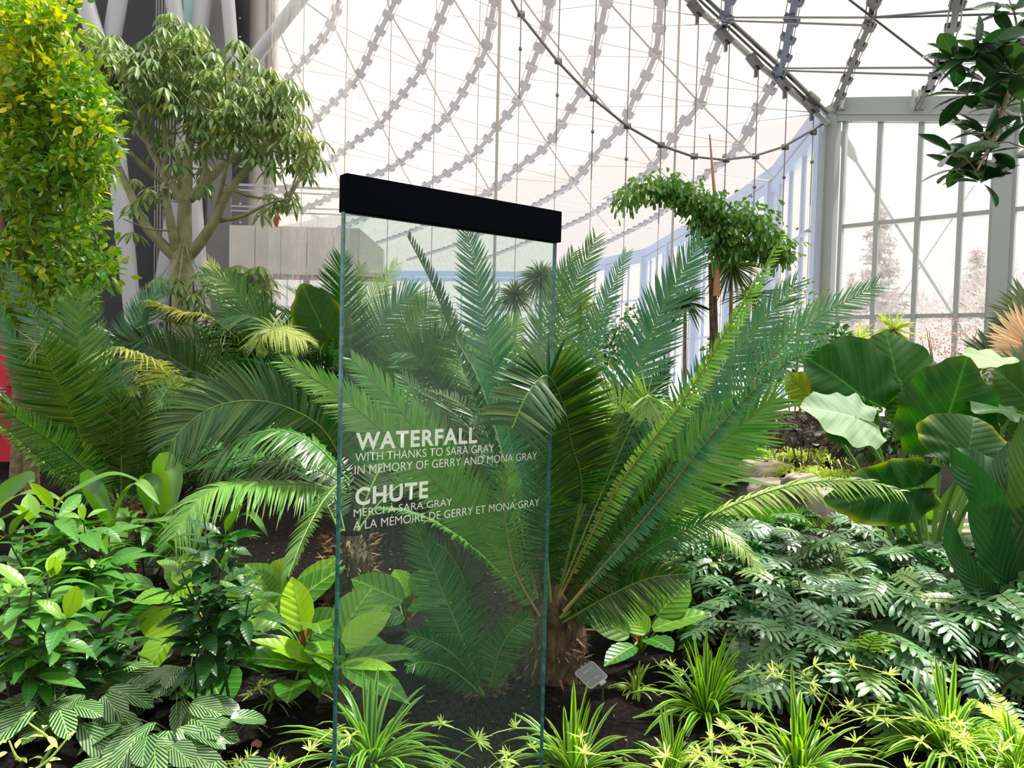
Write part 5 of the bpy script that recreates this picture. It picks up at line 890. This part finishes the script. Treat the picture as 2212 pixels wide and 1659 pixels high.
stemshrub('dark leafy shrub at the left edge near striped leaves', P(190, 1560, 3.3), tops([(220, 1330, 3.3), (150, 1370, 3.2), (260, 1380, 3.3), (80, 1380, 3.3)]), .17, .06, shrm, per=20)
stemshrub('yellowish stems poking up at the bottom left corner', P(60, 1700, 2.75), tops([(60, 1560, 2.7), (20, 1600, 2.7), (150, 1590, 2.7)]), .06, .02, spio, per=6, stem=spio)
stemshrub('low green plant behind strap leaves at left', P(330, 1200, 5.0), tops([(330, 1090, 4.9), (280, 1120, 4.8), (420, 1140, 4.8)]), .25, .08, shlm, per=12)
# leaves lying on the soil
for x, y, s, lab in [(552, 1583, .035, 'brown curled leaf on the soil, left of the sign'), (480, 1618, .03, 'pinkish dry leaf on soil beside the striped plants'), (478, 1650, .025, 'dry leaf on the soil at the bottom, right of striped plants'), (1420, 1375, .03, 'pale dry leaf under the red-stalked philodendron')]:
    g = ground(x, y, .02); m_ = MB(); blade(m_, [g[0] - s / 2, g[1], gh(g[0], g[1]) + .012], (1, .3, .1), (0, -.6, 1), s * 1.6, s, 1.4, prof_ov, .08, 3, .5); o = m_.build('dry_leaf', leafmat('dead_leaf', (.45, .2, .09), (.6, .35, .15), .2, .7), org=(g[0], g[1], gh(g[0], g[1]))); tag(o, lab, 'dry leaf', 'dry leaves on the soil')
# fern bottom right
g = ground(2215, 1640); b = np.array([g[0], g[1], gh(g[0], g[1])]); fr_ = thing('fern', 'bright lime fern at the bottom right corner', 'fern', b)
for k in range(14): a = rng.uniform(1.6, 5.2); sp = auto_spine(b, a, rng.uniform(.5, 1.3), rng.uniform(.25, .4), 1.3); m_ = MB(); frond(m_, sp, L=.05, w=.016, n=34, face=auto_face(sp), tint=.1, rach=.002, a0=85, a1=60); m_.build('frond', [grm, stemg], fr_)
# ---------------------------------------------------------------- trees
def branch(root, pts, r0, r1, mat, n=18, name='branch'):
    m_ = MB(); C_ = catmull(pts, n); tube(m_, C_, np.linspace(r0, r1, n), 8); m_.build(name, mat, root); return C_
tb = P(397, 985, 11.0); tb[2] = 0; ut = thing('umbrella_tree', 'umbrella tree with pale forked trunk and drooping palmate leaves', 'tree', tb)
def pj(l, d0=11.0, d1=None): d1 = d0 if d1 is None else d1; return [P(x, y, d0 + (d1 - d0) * i / (len(l) - 1)) for i, (x, y) in enumerate(l)]
branch(ut, [tb + [0, 0, -.05]] + pj([(396, 800), (394, 660), (393, 600), (396, 545)]), .17, .14, bark, 20, 'trunk')
allp = []
for l, d1, r0, r1 in [([(396, 560), (398, 500), (400, 430)], 11, .13, .09), ([(380, 556), (345, 522), (310, 480), (278, 410), (245, 330), (232, 262)], 10.4, .085, .025), ([(384, 556), (372, 500), (358, 420), (356, 400)], 10.5, .075, .05), ([(356, 400), (300, 350), (262, 310), (225, 262)], 10.1, .05, .02), ([(356, 400), (357, 300), (350, 200), (362, 100), (370, 70)], 10.4, .05, .015),
 ([(408, 552), (432, 525), (462, 480), (500, 405), (560, 340), (600, 290)], 10.6, .085, .03), ([(466, 478), (520, 468), (585, 438), (625, 430)], 10.3, .035, .012), ([(402, 436), (406, 340), (414, 250), (420, 160), (425, 110)], 11.2, .09, .02), ([(398, 436), (360, 380), (325, 320), (300, 240), (280, 150)], 11.2, .07, .02), ([(410, 430), (450, 390), (500, 345), (560, 322), (620, 300)], 11.5, .07, .02),
 ([(466, 470), (480, 400), (495, 330), (490, 250)], 10.5, .04, .015), ([(330, 320), (300, 290), (260, 230), (225, 160)], 11, .03, .012), ([(410, 300), (440, 240), (480, 190), (500, 160)], 11.3, .04, .012), ([(560, 322), (600, 270), (610, 220), (560, 150)], 11.4, .03, .012), ([(600, 290), (640, 295), (665, 310)], 10.8, .025, .012), ([(390, 430), (385, 350), (370, 290)], 11.6, .04, .015), ([(320, 310), (330, 250), (345, 190)], 10.9, .03, .012), ([(425, 430), (440, 380), (450, 300), (455, 230)], 10.7, .04, .012)]:
    C_ = branch(ut, pj(l, 11.0, d1), r0, r1, bark); allp.append(C_[6:])
allp = np.vstack(allp); blobs = [(225, 105, 45, 35, 12), (290, 120, 65, 38, 18), (350, 160, 75, 50, 22), (385, 72, 40, 32, 12), (440, 110, 45, 35, 12), (300, 215, 85, 55, 22), (420, 200, 80, 60, 24), (500, 195, 60, 50, 18), (545, 165, 30, 38, 9), (600, 205, 38, 50, 14), (620, 260, 42, 40, 14), (660, 310, 20, 30, 7), (655, 355, 22, 14, 3), (545, 265, 60, 45, 18), (470, 285, 65, 40, 16), (235, 185, 35, 38, 10), (370, 320, 40, 30, 7), (235, 245, 35, 20, 6), (430, 365, 40, 15, 4), (580, 330, 60, 14, 5), (610, 440, 35, 14, 5), (360, 610, 28, 16, 5), (430, 625, 22, 10, 3), (325, 420, 35, 20, 3), (260, 470, 15, 10, 2)]
m_ = MB(); tw = MB(); 
for bx, by, rx, ry, n in blobs:
    for k in range(n):
        a = rng.uniform(0, 2 * PI); r = math.sqrt(rng.random()); c = P(bx + rx * r * math.cos(a), by + ry * r * math.sin(a), 11 + rng.uniform(-1, 1)); i = np.argmin(((allp - c) ** 2).sum(1) + 2 * np.maximum(0, allp[:, 2] - c[2])); q = allp[i]
        tube(tw, catmull([q, q * .5 + c * .5 + [0, 0, -.05], c], 6), np.linspace(.014, .006, 6), 4, cap=False)
        az = rng.uniform(0, 2 * PI)
        for s in range(rng.integers(1, 4)):
            cc = c + rng.normal(0, .10, 3); k2 = rng.integers(7, 10); aa = az + np.arange(k2) / k2 * 2 * PI; tilt = rng.normal(0, .3, 3); D = np.stack([np.cos(aa), np.sin(aa), np.full(k2, -.35)], 1) + tilt * .5
            scatter(m_, T_OB, np.repeat(cc[None], k2, 0), D, np.stack([-np.sin(aa), np.cos(aa), 0 * aa], 1), rng.uniform(.14, .24, k2), .055, 0, np.clip(rng.normal(.05, .1), -.1, .9) + (.6 if rng.random() > .97 else 0), .55)
tw.build('twigs', bark, ut); m_.build('foliage', schm, ut)
sb = P(560, 985, 10.4); sb[2] = 0; yt = thing('young_umbrella_tree', 'young umbrella tree with palmate leaves in front of the balcony wall', 'tree', sb); m_ = MB(); tw = MB()
for x, y in [(495, 580), (515, 572), (545, 590), (560, 575), (530, 605), (575, 600), (555, 620), (585, 625), (500, 600)]:
    c = P(x, y, 10.4 + rng.uniform(-.2, .2)); tube(tw, catmull([sb, sb * .4 + c * .6 + [.1, 0, 0], c], 10), np.linspace(.015, .006, 10), 5); k2 = 9; aa = rng.uniform(0, 6) + np.arange(k2) / k2 * 2 * PI; D = np.stack([np.cos(aa), np.sin(aa), np.full(k2, -.2)], 1) + rng.normal(0, .15, 3)
    scatter(m_, T_OB, np.repeat(c[None], k2, 0), D, np.stack([-np.sin(aa), np.cos(aa), 0 * aa], 1), rng.uniform(.2, .27, k2), .07, 0, .1, .4)
tw.build('stems', bark, yt); m_.build('foliage', schm, yt)
hl = thing('dead_leaf', 'brown dead leaf dangling beside the balcony', 'dry leaf', P(601, 480, 10.5)); q = P(596, 466, 10.5); dm = leafmat('dry_brown_leaf', (.42, .17, .04), (.6, .35, .1), .3, .6)
m_ = MB(); blade(m_, q, (.05, 0, -1), (0, -1, .1), .16, .075, .4, prof_ov, .03, 3, .4); blade(m_, q + [.02, 0, .02], (.4, 0, -.8), (0, -1, .1), .1, .03, .3, prof_ov); m_.build('leaf_blade', dm, hl); m_ = MB(); tube(m_, [q, q + [-.02, 0, .12], P(590, 440, 10.4)], .003, 4); m_.build('stalk', stemd, hl)
# yellow-green tree at the left edge
lb_ = P(60, 1060, 7.9); lb_[2] = 0; lt = thing('boxy_leaved_tree', 'yellow-green small-leaved tree filling the upper left corner', 'tree', lb_); ap = []
for l, r0, r1 in [([(40, 1060), (45, 850), (20, 700), (12, 560), (5, 430), (20, 300)], .09, .04), ([(70, 1060), (58, 900), (60, 760), (62, 620), (85, 500), (70, 400), (40, 250), (30, 100)], .075, .03), ([(62, 640), (70, 540), (105, 440), (125, 400), (150, 330)], .04, .015), ([(50, 700), (48, 560), (75, 460), (85, 400), (90, 250)], .05, .02), ([(85, 600), (120, 560), (170, 540), (215, 560)], .03, .01), ([(20, 480), (80, 380), (160, 300), (215, 280)], .03, .01), ([(70, 1060), (76, 900), (60, 800)], .06, .05)]:
    C_ = branch(lt, pj(l, 7.9, 7.7), r0, r1, barkb); ap.append(C_[4:])
ap = np.vstack(ap); m_ = MB(); tw = MB()
for bx, by, rx, ry, n, ty in [(60, 40, 75, 45, 46, .3), (120, 60, 35, 60, 34, .25), (40, 110, 70, 50, 40, .7), (90, 150, 75, 50, 50, .75), (60, 210, 90, 50, 66, .55), (165, 200, 60, 65, 50, .2), (100, 300, 120, 60, 90, .25), (200, 300, 35, 60, 34, .15), (60, 370, 80, 50, 56, .15), (150, 380, 60, 45, 40, .1), (30, 450, 50, 50, 30, .05), (180, 450, 25, 50, 14, .05), (60, 560, 70, 50, 34, .05), (135, 500, 50, 40, 28, .02), (200, 575, 38, 30, 26, .05), (100, 620, 70, 40, 28, .05), (30, 640, 40, 50, 22, .05), (180, 640, 15, 30, 6, .05), (212, 355, 25, 12, 8, .5), (60, 690, 50, 30, 12, .1)]:
    for k in range(n):
        a = rng.uniform(0, 2 * PI); r = math.sqrt(rng.random()); c = P(bx + rx * r * math.cos(a), by + ry * r * math.sin(a), 7.8 + rng.uniform(-.7, .6)); i = np.argmin(((ap - c) ** 2).sum(1)); q = ap[i]
        if k % 2 == 0: tube(tw, [q, q * .4 + c * .6 + [0, 0, -.03], c], [.01, .006, .003], 4, cap=False)
        k2 = 15; off = rng.normal(0, .075, (k2, 3)); D = nz(off + rng.normal(0, .05, (k2, 3)) + [0, 0, .02]); yel = rng.random() < ty * .75
        scatter(m_, T_OV, c + off, D, rng.normal(size=(k2, 3)) * [1, 1, .3], rng.uniform(.07, .125, k2), rng.uniform(.04, .058, k2), 0, (rng.uniform(.3, .9) if yel else rng.uniform(-.05, .25)) + rng.normal(0, .05, k2), .15)
tw.build('twigs', barkb, lt); m_.build('foliage', treem, lt)
# rubber tree, only one branch reaches into the picture
fb = np.array([P(2480, 900, 4.6)[0], P(2480, 900, 4.6)[1], 0]); ft = thing('rubber_tree', 'dark glossy rubber tree branch hanging in at the upper right', 'tree', fb); tp = P(2470, -60, 4.6)
branch(ft, [fb, [fb[0] + .05, fb[1], 1.5], tp, P(2440, -260, 4.7)], .1, .06, barkb, 14, 'trunk')
C1 = branch(ft, [tp + [0, 0, -.1], P(2330, 20, 4.5), P(2240, 110, 4.4), P(2180, 200, 4.3), P(2150, 290, 4.2), P(2110, 370, 4.1)], .03, .006, barkb); C2 = branch(ft, [P(2240, 110, 4.4), P(2190, 90, 4.2), P(2120, 110, 4.1)], .012, .005, barkb); C3 = branch(ft, [P(2260, 90, 4.4), P(2240, 250, 4.4), P(2230, 320, 4.3)], .012, .005, barkb)
ap = np.vstack([C1[5:], C2, C3]); m_ = MB()
for x, y, n in [(2150, 95, 11), (2105, 118, 11), (2190, 160, 11), (2165, 235, 8), (2125, 290, 8), (2090, 205, 6), (2100, 345, 7), (2068, 365, 6), (2120, 395, 7), (2085, 285, 5), (2195, 70, 7), (2205, 250, 7), (2065, 130, 7), (2215, 320, 5), (2190, 25, 6), (2140, 330, 6), (2060, 330, 4), (2130, 180, 7), (2150, 140, 6)]:
    c = P(x, y, 4.2 + rng.uniform(-.25, .25)); q = ap[np.argmin(((ap - c) ** 2).sum(1))]; tube(m_, [q, q * .5 + c * .5 + [0, 0, .02], c], .004, 4, 1, cap=False)
    for k in range(int(n * 1.3)):
        a = k * 2.4 + rng.uniform(0, 1); e = rng.uniform(-.5, .9); D = np.array([math.cos(a) * math.cos(e), math.sin(a) * math.cos(e) * .8, math.sin(e)]); blade(m_, c + D * .02, D, np.array([0, -.3, 1.]) + rng.normal(0, .4, 3), rng.uniform(.14, .21), rng.uniform(.08, .11), rng.uniform(.1, .6), lambda t: np.interp(t, [0, .1, .3, .6, .85, 1], [.15, .5, .85, 1, .6, .03]), .01, 3, .2, 5, 10, tint=rng.uniform(-.05, .25))
m_.build('foliage', [ficm, barkb], ft)
# fishtail palm behind, with its flower spike
T_FT = leafT(4, lambda t: np.interp(t, [0, .5, .9, 1], [.08, .7, 1, .6]), .3); fb = P(1540, 960, 10.2); fb[2] = 0; fp2 = thing('fishtail_palm', 'fishtail palm with ragged leaves and a tall brown spike', 'palm', fb)
branch(fp2, [fb, P(1542, 760, 10.2), P(1540, 640, 10.2), P(1538, 570, 10.2)], .07, .05, barkd, 14, 'trunk')
m_ = MB(); tube(m_, catmull([P(1548, 640, 10.1), P(1550, 500, 10.1), P(1540, 380, 10.1), P(1533, 290, 10.1)], 14), np.linspace(.045, .01, 14), 8); m_.build('spike', solid('brown_spike', (.42, .2, .08), .6), fp2)
for l, sp_, n in [([(1542, 600), (1530, 500), (1500, 430), (1440, 398), (1380, 400), (1350, 430)], 26, 900), ([(1545, 590), (1545, 480), (1530, 430), (1480, 410), (1430, 400)], 30, 600), ([(1550, 600), (1570, 500), (1610, 450), (1650, 500), (1690, 540)], 32, 1000), ([(1545, 600), (1555, 500), (1545, 450), (1520, 440)], 26, 450), ([(1552, 600), (1590, 540), (1640, 530), (1700, 548)], 18, 520)]:
    C_ = catmull([P(x, y, 10.1 - .3 * i / len(l)) for i, (x, y) in enumerate(l)], 40); m_ = MB(); tube(m_, C_, np.linspace(.02, .006, 40), 5, 1, cap=False); idx = rng.integers(12, 40, n); s = sp_ / FP * 10
    off = rng.normal(0, 1, (n, 3)) * [s * .55, s * .9, s * .45] + [0, 0, -s * .15]; scatter(m_, T_FT, C_[idx] + off, nz(off * .6 + rng.normal(0, .08, (n, 3)) + [0, 0, -.12]), rng.normal(size=(n, 3)), rng.uniform(.06, .12, n), rng.uniform(.035, .065, n), 0, rng.uniform(-.1, .3, n), .2); m_.build('frond', [fishm, rac], fp2)
def spiky(lab, x, y, d, R, n=90, w=.02, mt=cyc, nm='spiky_palm', cat='palm', gy=None, tint=(0, .3), up=-.6):
    c = P(x, y, d); r_ = thing(nm, lab, cat, (c[0], c[1], 0)); m_ = MB(); tube(m_, [[c[0], c[1], 0], [c[0] + .03, c[1], c[2] * .5], c], [.035, .028, .022], 7); m_.build('trunk', barkb, r_)
    D = nz(rng.normal(size=(n, 3)) + [0, 0, .25]); D[:, 2] = np.maximum(D[:, 2], up); m_ = MB(); scatter(m_, T_GR, np.repeat(c[None], n, 0), D, rng.normal(size=(n, 3)), R * rng.uniform(.6, 1.05, n), w, 0, rng.uniform(*tint, n), .3); m_.build('foliage', mt, r_)
spiky('round spiky tree crown seen through the sign, left one', 1112, 640, 12.5, .42, 260, .02, greym); spiky('taller spiky tree crown at the right edge of the sign', 1168, 600, 13, .5, 300, .02, greym); spiky('dark spiky tuft below the fishtail palm', 1580, 575, 10.6, .5, 130, .025, cyd); spiky('dark spiky tuft left of fishtail palm', 1480, 655, 11, .5, 110, .025, cyd); spiky('thin spiky plant right of the fishtail palm', 1628, 640, 11, .5, 110, .02, cyc); spiky('yellow-green spiky tuft behind the sign edge', 1255, 655, 12, .5, 110, .025, cyl, tint=(.2, .6))
# fan palms, right edge
def fan(root, c, dirs, L, mt, name='fan_leaf', w=.05, face=(0, -1, .1), lab=None):
    m_ = MB(); A = nz(np.array(dirs)); n = len(A); scatter(m_, leafT(6, lambda t: np.interp(t, [0, .55, .8, 1], [.5, 1, .6, .03]), .8), np.repeat(np.asarray(c)[None], n, 0), A, np.cross(A, face), L * rng.uniform(.85, 1.05, n), w, 0, rng.uniform(0, .3, n), .05); o = m_.build(name, mt, root)
    if lab: o['label'] = lab
c = P(2290, 1000, 7.0); fr = thing('fan_palm', 'fan palm with one dry tan fan at the right edge', 'fan palm', (c[0], c[1], 0)); m_ = MB(); tube(m_, [[c[0], c[1], 0], [c[0], c[1], 1.3]], .08, 8); m_.build('trunk', barkb, fr)
def fdirs(a0, a1, n): return [[math.cos(a), rng.normal(0, .08), math.sin(a)] for a in np.linspace(a0, a1, n)]
for (x, y, d, a0, a1, L, mt, lb2) in [(2235, 755, 7.0, 1.5, 3.9, .5, drym, 'dry tan fan leaf'), (2250, 700, 7.3, 1.6, 3.2, .55, greym, None), (2160, 785, 7.6, 1.2, 3.4, .42, greym, None), (2240, 830, 6.8, 1.8, 3.8, .45, greym, None)]:
    q = P(x, y, d); fan(fr, q, fdirs(a0, a1, 26), L, mt, lab=lb2); m_ = MB(); tube(m_, [[c[0], c[1], 1.25], (q + [c[0], c[1], 1.3]) / 2 + [0, 0, .05], q], .014, 6); m_.build('stalk', stemg, fr)
# ---- background shrubs
def shrub(lab, x, y, d, rx, rz, n, L, W, mt, cat='shrub', nm='shrub', tint=(0, .2), T=T_OV, dr=.2, stems=6):
    c = P(x, y, d); r_ = thing(nm, lab, cat, (c[0], c[1], 0)); m_ = MB()
    for k in range(stems): a = rng.uniform(0, 2 * PI); tube(m_, [[c[0], c[1], 0], [c[0] + rx * .3 * math.cos(a), c[1] + rx * .3 * math.sin(a), c[2] * .6], c + np.array([rx * .7 * math.cos(a), rx * .7 * math.sin(a), rz * rng.uniform(-.3, .7)])], [.015, .01, .004], 5)
    m_.build('stems', barkb, r_); q = rng.normal(size=(n, 3)); q = nz(q) * (rng.random((n, 1)) ** .45) * [rx, rx, rz]; m_ = MB(); scatter(m_, T, c + q, nz(q * [1, 1, .6] + rng.normal(0, .3, (n, 3)) * rx), rng.normal(size=(n, 3)) * [1, 1, .4], L * rng.uniform(.6, 1.1, n), W * rng.uniform(.7, 1.1, n), 0, rng.uniform(*tint, n), dr); m_.build('foliage', mt, r_)
shrub('dense leafy shrub in front of the corner post', 1800, 765, 9.5, .28, .35, 420, .12, .05, cyc, tint=(-.1, .1)); shrub('sparse twiggy shrub left of the corner post', 1725, 680, 12, .5, .55, 300, .09, .04, shlm, tint=(0, .4)); shrub('pinkish airy shrub below the big window', 2050, 745, 12, .55, .45, 500, .05, .03, leafmat('pinkish_leaf', (.35, .3, .2), (.7, .3, .3), .3, .5), tint=(0, .6))
spiky('yellow-green palm tuft left below the window', 1850, 740, 10, .42, 60, .04, cyl, tint=(.3, .7)); spiky('yellow-green palm tuft above the biggest elephant ear leaf', 1930, 715, 10, .42, 60, .04, cyl, tint=(.3, .7))
shrub('dark purple-leaved bush behind the pond', 1740, 925, 9.8, .5, .22, 240, .13, .08, redm); shrub('dark purple-leaved bush under the pale elephant ear leaf', 1850, 945, 8.6, .45, .2, 200, .14, .08, redm)
shrub('broad-leaved green shrub behind the low arching cycad', 1520, 930, 8.4, .5, .35, 300, .22, .1, shlm, tint=(0, .3)); shrub('green bush far back under the hazy roof, left', 1330, 730, 14, .9, .6, 700, .14, .07, cyc); shrub('green bush far back beside the palm spike', 1640, 760, 13, .9, .5, 700, .14, .07, shlm)
shrub('green bush far behind the left cycads', 330, 790, 12, 1.2, .6, 800, .16, .08, shrm); shrub('green bush under the balcony', 620, 770, 12.5, 1.2, .55, 900, .16, .08, cyc, tint=(0, .3)); shrub('green bush far behind the sign', 930, 760, 13, 1.5, .5, 1000, .16, .08, cyl, tint=(0, .2)); shrub('green bush left of the umbrella tree trunk', 120, 880, 10.5, 1.0, .7, 700, .16, .08, shrm)
shrub('green bush at the foot of the windows, right', 2120, 880, 9, .8, .5, 700, .14, .07, shrm); shrub('low green bush behind the elephant ear', 1950, 930, 8, .7, .4, 500, .14, .07, shrm); shrub('green bush at centre behind the biggest cycad', 1180, 800, 12, 1.1, .5, 800, .16, .08, cyl, tint=(0, .3)); shrub('low dark bush behind the curled frond', 1180, 1010, 7.4, .7, .35, 500, .14, .07, shrm); shrub('low bush between cycads, left of the sign', 520, 1010, 8.6, .7, .35, 500, .14, .07, shrm)
# ---- pond, rocks, ground cover
pc = ground(1560, 1045, -.14); m_ = MB(); a = np.linspace(0, 2 * PI, 40); rr = 1 + .06 * np.sin(3 * a); V = np.stack([np.stack([3.0 + s * 2.0 * rr * np.cos(a), 9.6 + s * 1.6 * rr * np.sin(a), a * 0 - .13], 1) for s in (.01, .5, 1)], 0); m_.add(V, grid_q(3, 40)); o = m_.build('pond_water', waterM, org=(3, 9.6, -.13)); tag(o, 'dark rippling pond water among the plants', 'water', kind='stuff')
def rock(lab, x, y, d, s, rz=0.0, seed=0):
    rs = np.random.default_rng(seed); c = P(x, y, d); nu, nv = 22, 14; u = np.linspace(0, 2 * PI, nu); v = np.linspace(-PI / 2 + .01, PI / 2 - .01, nv); U_, V_ = np.meshgrid(u, v); f = lambda q: np.sign(q) * np.abs(q) ** .5
    X_ = f(np.cos(V_)) * f(np.cos(U_)); Y_ = f(np.cos(V_)) * f(np.sin(U_)); Z_ = f(np.sin(V_)); w1, w2, w3 = rs.uniform(1, 3, 3); dd = 1 + .10 * np.sin(X_ * 3 * w1 + Y_ * 2) * np.cos(Z_ * 3 * w2) + .05 * np.sin(Y_ * 7 * w3 + Z_ * 5); V3 = np.stack([X_ * dd * s[0] / 2, Y_ * dd * s[1] / 2, Z_ * dd * s[2] / 2], -1).reshape(-1, 3)
    V3 = V3 @ np.array([[math.cos(rz), math.sin(rz), 0], [-math.sin(rz), math.cos(rz), 0], [0, 0, 1]]); m_ = MB(); m_.add(V3 + c, grid_q(nv, nu)); o = m_.build('rock', rockM, org=c); tag(o, lab, 'rock', 'limestone blocks around the pond')
for i, (x, y, d, s, rz, lab) in enumerate([(1520, 1010, 10.9, (.5, .5, .22), .2, 'leftmost rock on the far pond edge'), (1573, 1008, 10.6, (.35, .4, .26), -.3, 'small orange-faced rock on the far pond edge'), (1585, 1018, 10.9, (.5, .4, .18), .3, 'low flat rock behind the pond water'), (1655, 1020, 9.6, (.55, .6, .28), .1, 'big pale rounded rock at the pond corner'), (1690, 1066, 9.0, (.75, .5, .32), -.15, 'large brown-faced rock at the right pond edge'), (1745, 1050, 8.6, (.4, .5, .25), .4, 'rock between pond and hanging torn leaf'), (1785, 1095, 7.8, (.3, .4, .36), .1, 'orange upright rock under the pale arching frond'),
 (1480, 1016, 11.2, (.6, .4, .2), 0, 'half-hidden rock at far left of the pond'), (1860, 1110, 7.6, (.5, .3, .12), .2, 'flat slab under the torn hanging leaf'), (2070, 1150, 6.6, (.42, .4, .12), .1, 'orange slab right of the strap leaves'), (2060, 1125, 7.0, (.4, .4, .14), -.2, 'pale slab behind the orange one at right'), (1505, 1085, 8.0, (.3, .25, .12), 0, 'small pale stone near side of the pond')]): rock(lab, x, y, d, s, rz, i + 3)
for i, (x, y, d, L_, lab) in enumerate([(1650, 985, 10.2, .28, 'bright grassy clump above the big pale rock'), (1700, 1000, 9.3, .28, 'bright grassy clump spilling over the big pale rock'), (1760, 1005, 8.9, .3, 'bright grassy clump right of the big pale rock'), (1810, 1010, 8.5, .3, 'bright grassy clump below the pale elephant ear leaf'), (1720, 965, 10.2, .26, 'yellow-green clump behind the rocks, middle'), (1640, 960, 10.8, .25, 'green grassy clump farthest behind the pond'), (1790, 970, 9.4, .28, 'yellow-green clump behind the rocks, right')]):
    q = P(x, y, d); b = np.array([q[0], q[1], 0]); r_ = thing('grassy_clump', lab, 'grass clump', b, 'bright grassy clumps behind the pond'); n = 150; a = rng.uniform(0, 2 * PI, n); e = rng.uniform(.2, 1.5, n); D = np.stack([np.cos(a) * np.cos(e), np.sin(a) * np.cos(e), np.sin(e)], 1); z = max(.02, q[2] - .12)
    m_ = MB(); scatter(m_, T_GR, [q[0], q[1], z] + rng.normal(0, .1, (n, 3)) * [1, 1, .3], D, np.stack([-np.sin(a), np.cos(a), a * 0], 1), L_ * rng.uniform(.5, 1.1, n), .014, 0, rng.uniform(0, .6, n), .7); m_.build('leaves', grm, r_); 
    m_ = MB(); tube(m_, [[q[0], q[1], -.05], [q[0], q[1], z + .02]], [.09, .05], 10); m_.build('root_mound', soil, r_)
q = P(1610, 1105, 7.6); m_ = MB(); n = 900; O = np.stack([q[0] + rng.uniform(-.5, .6, n), q[1] + rng.uniform(-.35, .35, n), np.zeros(n)], 1); scatter(m_, T_GR, O, rng.normal(0, .35, (n, 3)) + [0, 0, 1], rng.normal(size=(n, 3)), rng.uniform(.08, .2, n), .012, 0, rng.uniform(-.3, .1, n), .15); o = m_.build('short_grass', leafmat('fresh_grass', (.12, .4, .03), (.5, .7, .1), .35, .4), org=(q[0], q[1], 0)); tag(o, 'short bright grass on the near bank of the pond', 'grass', kind='stuff')
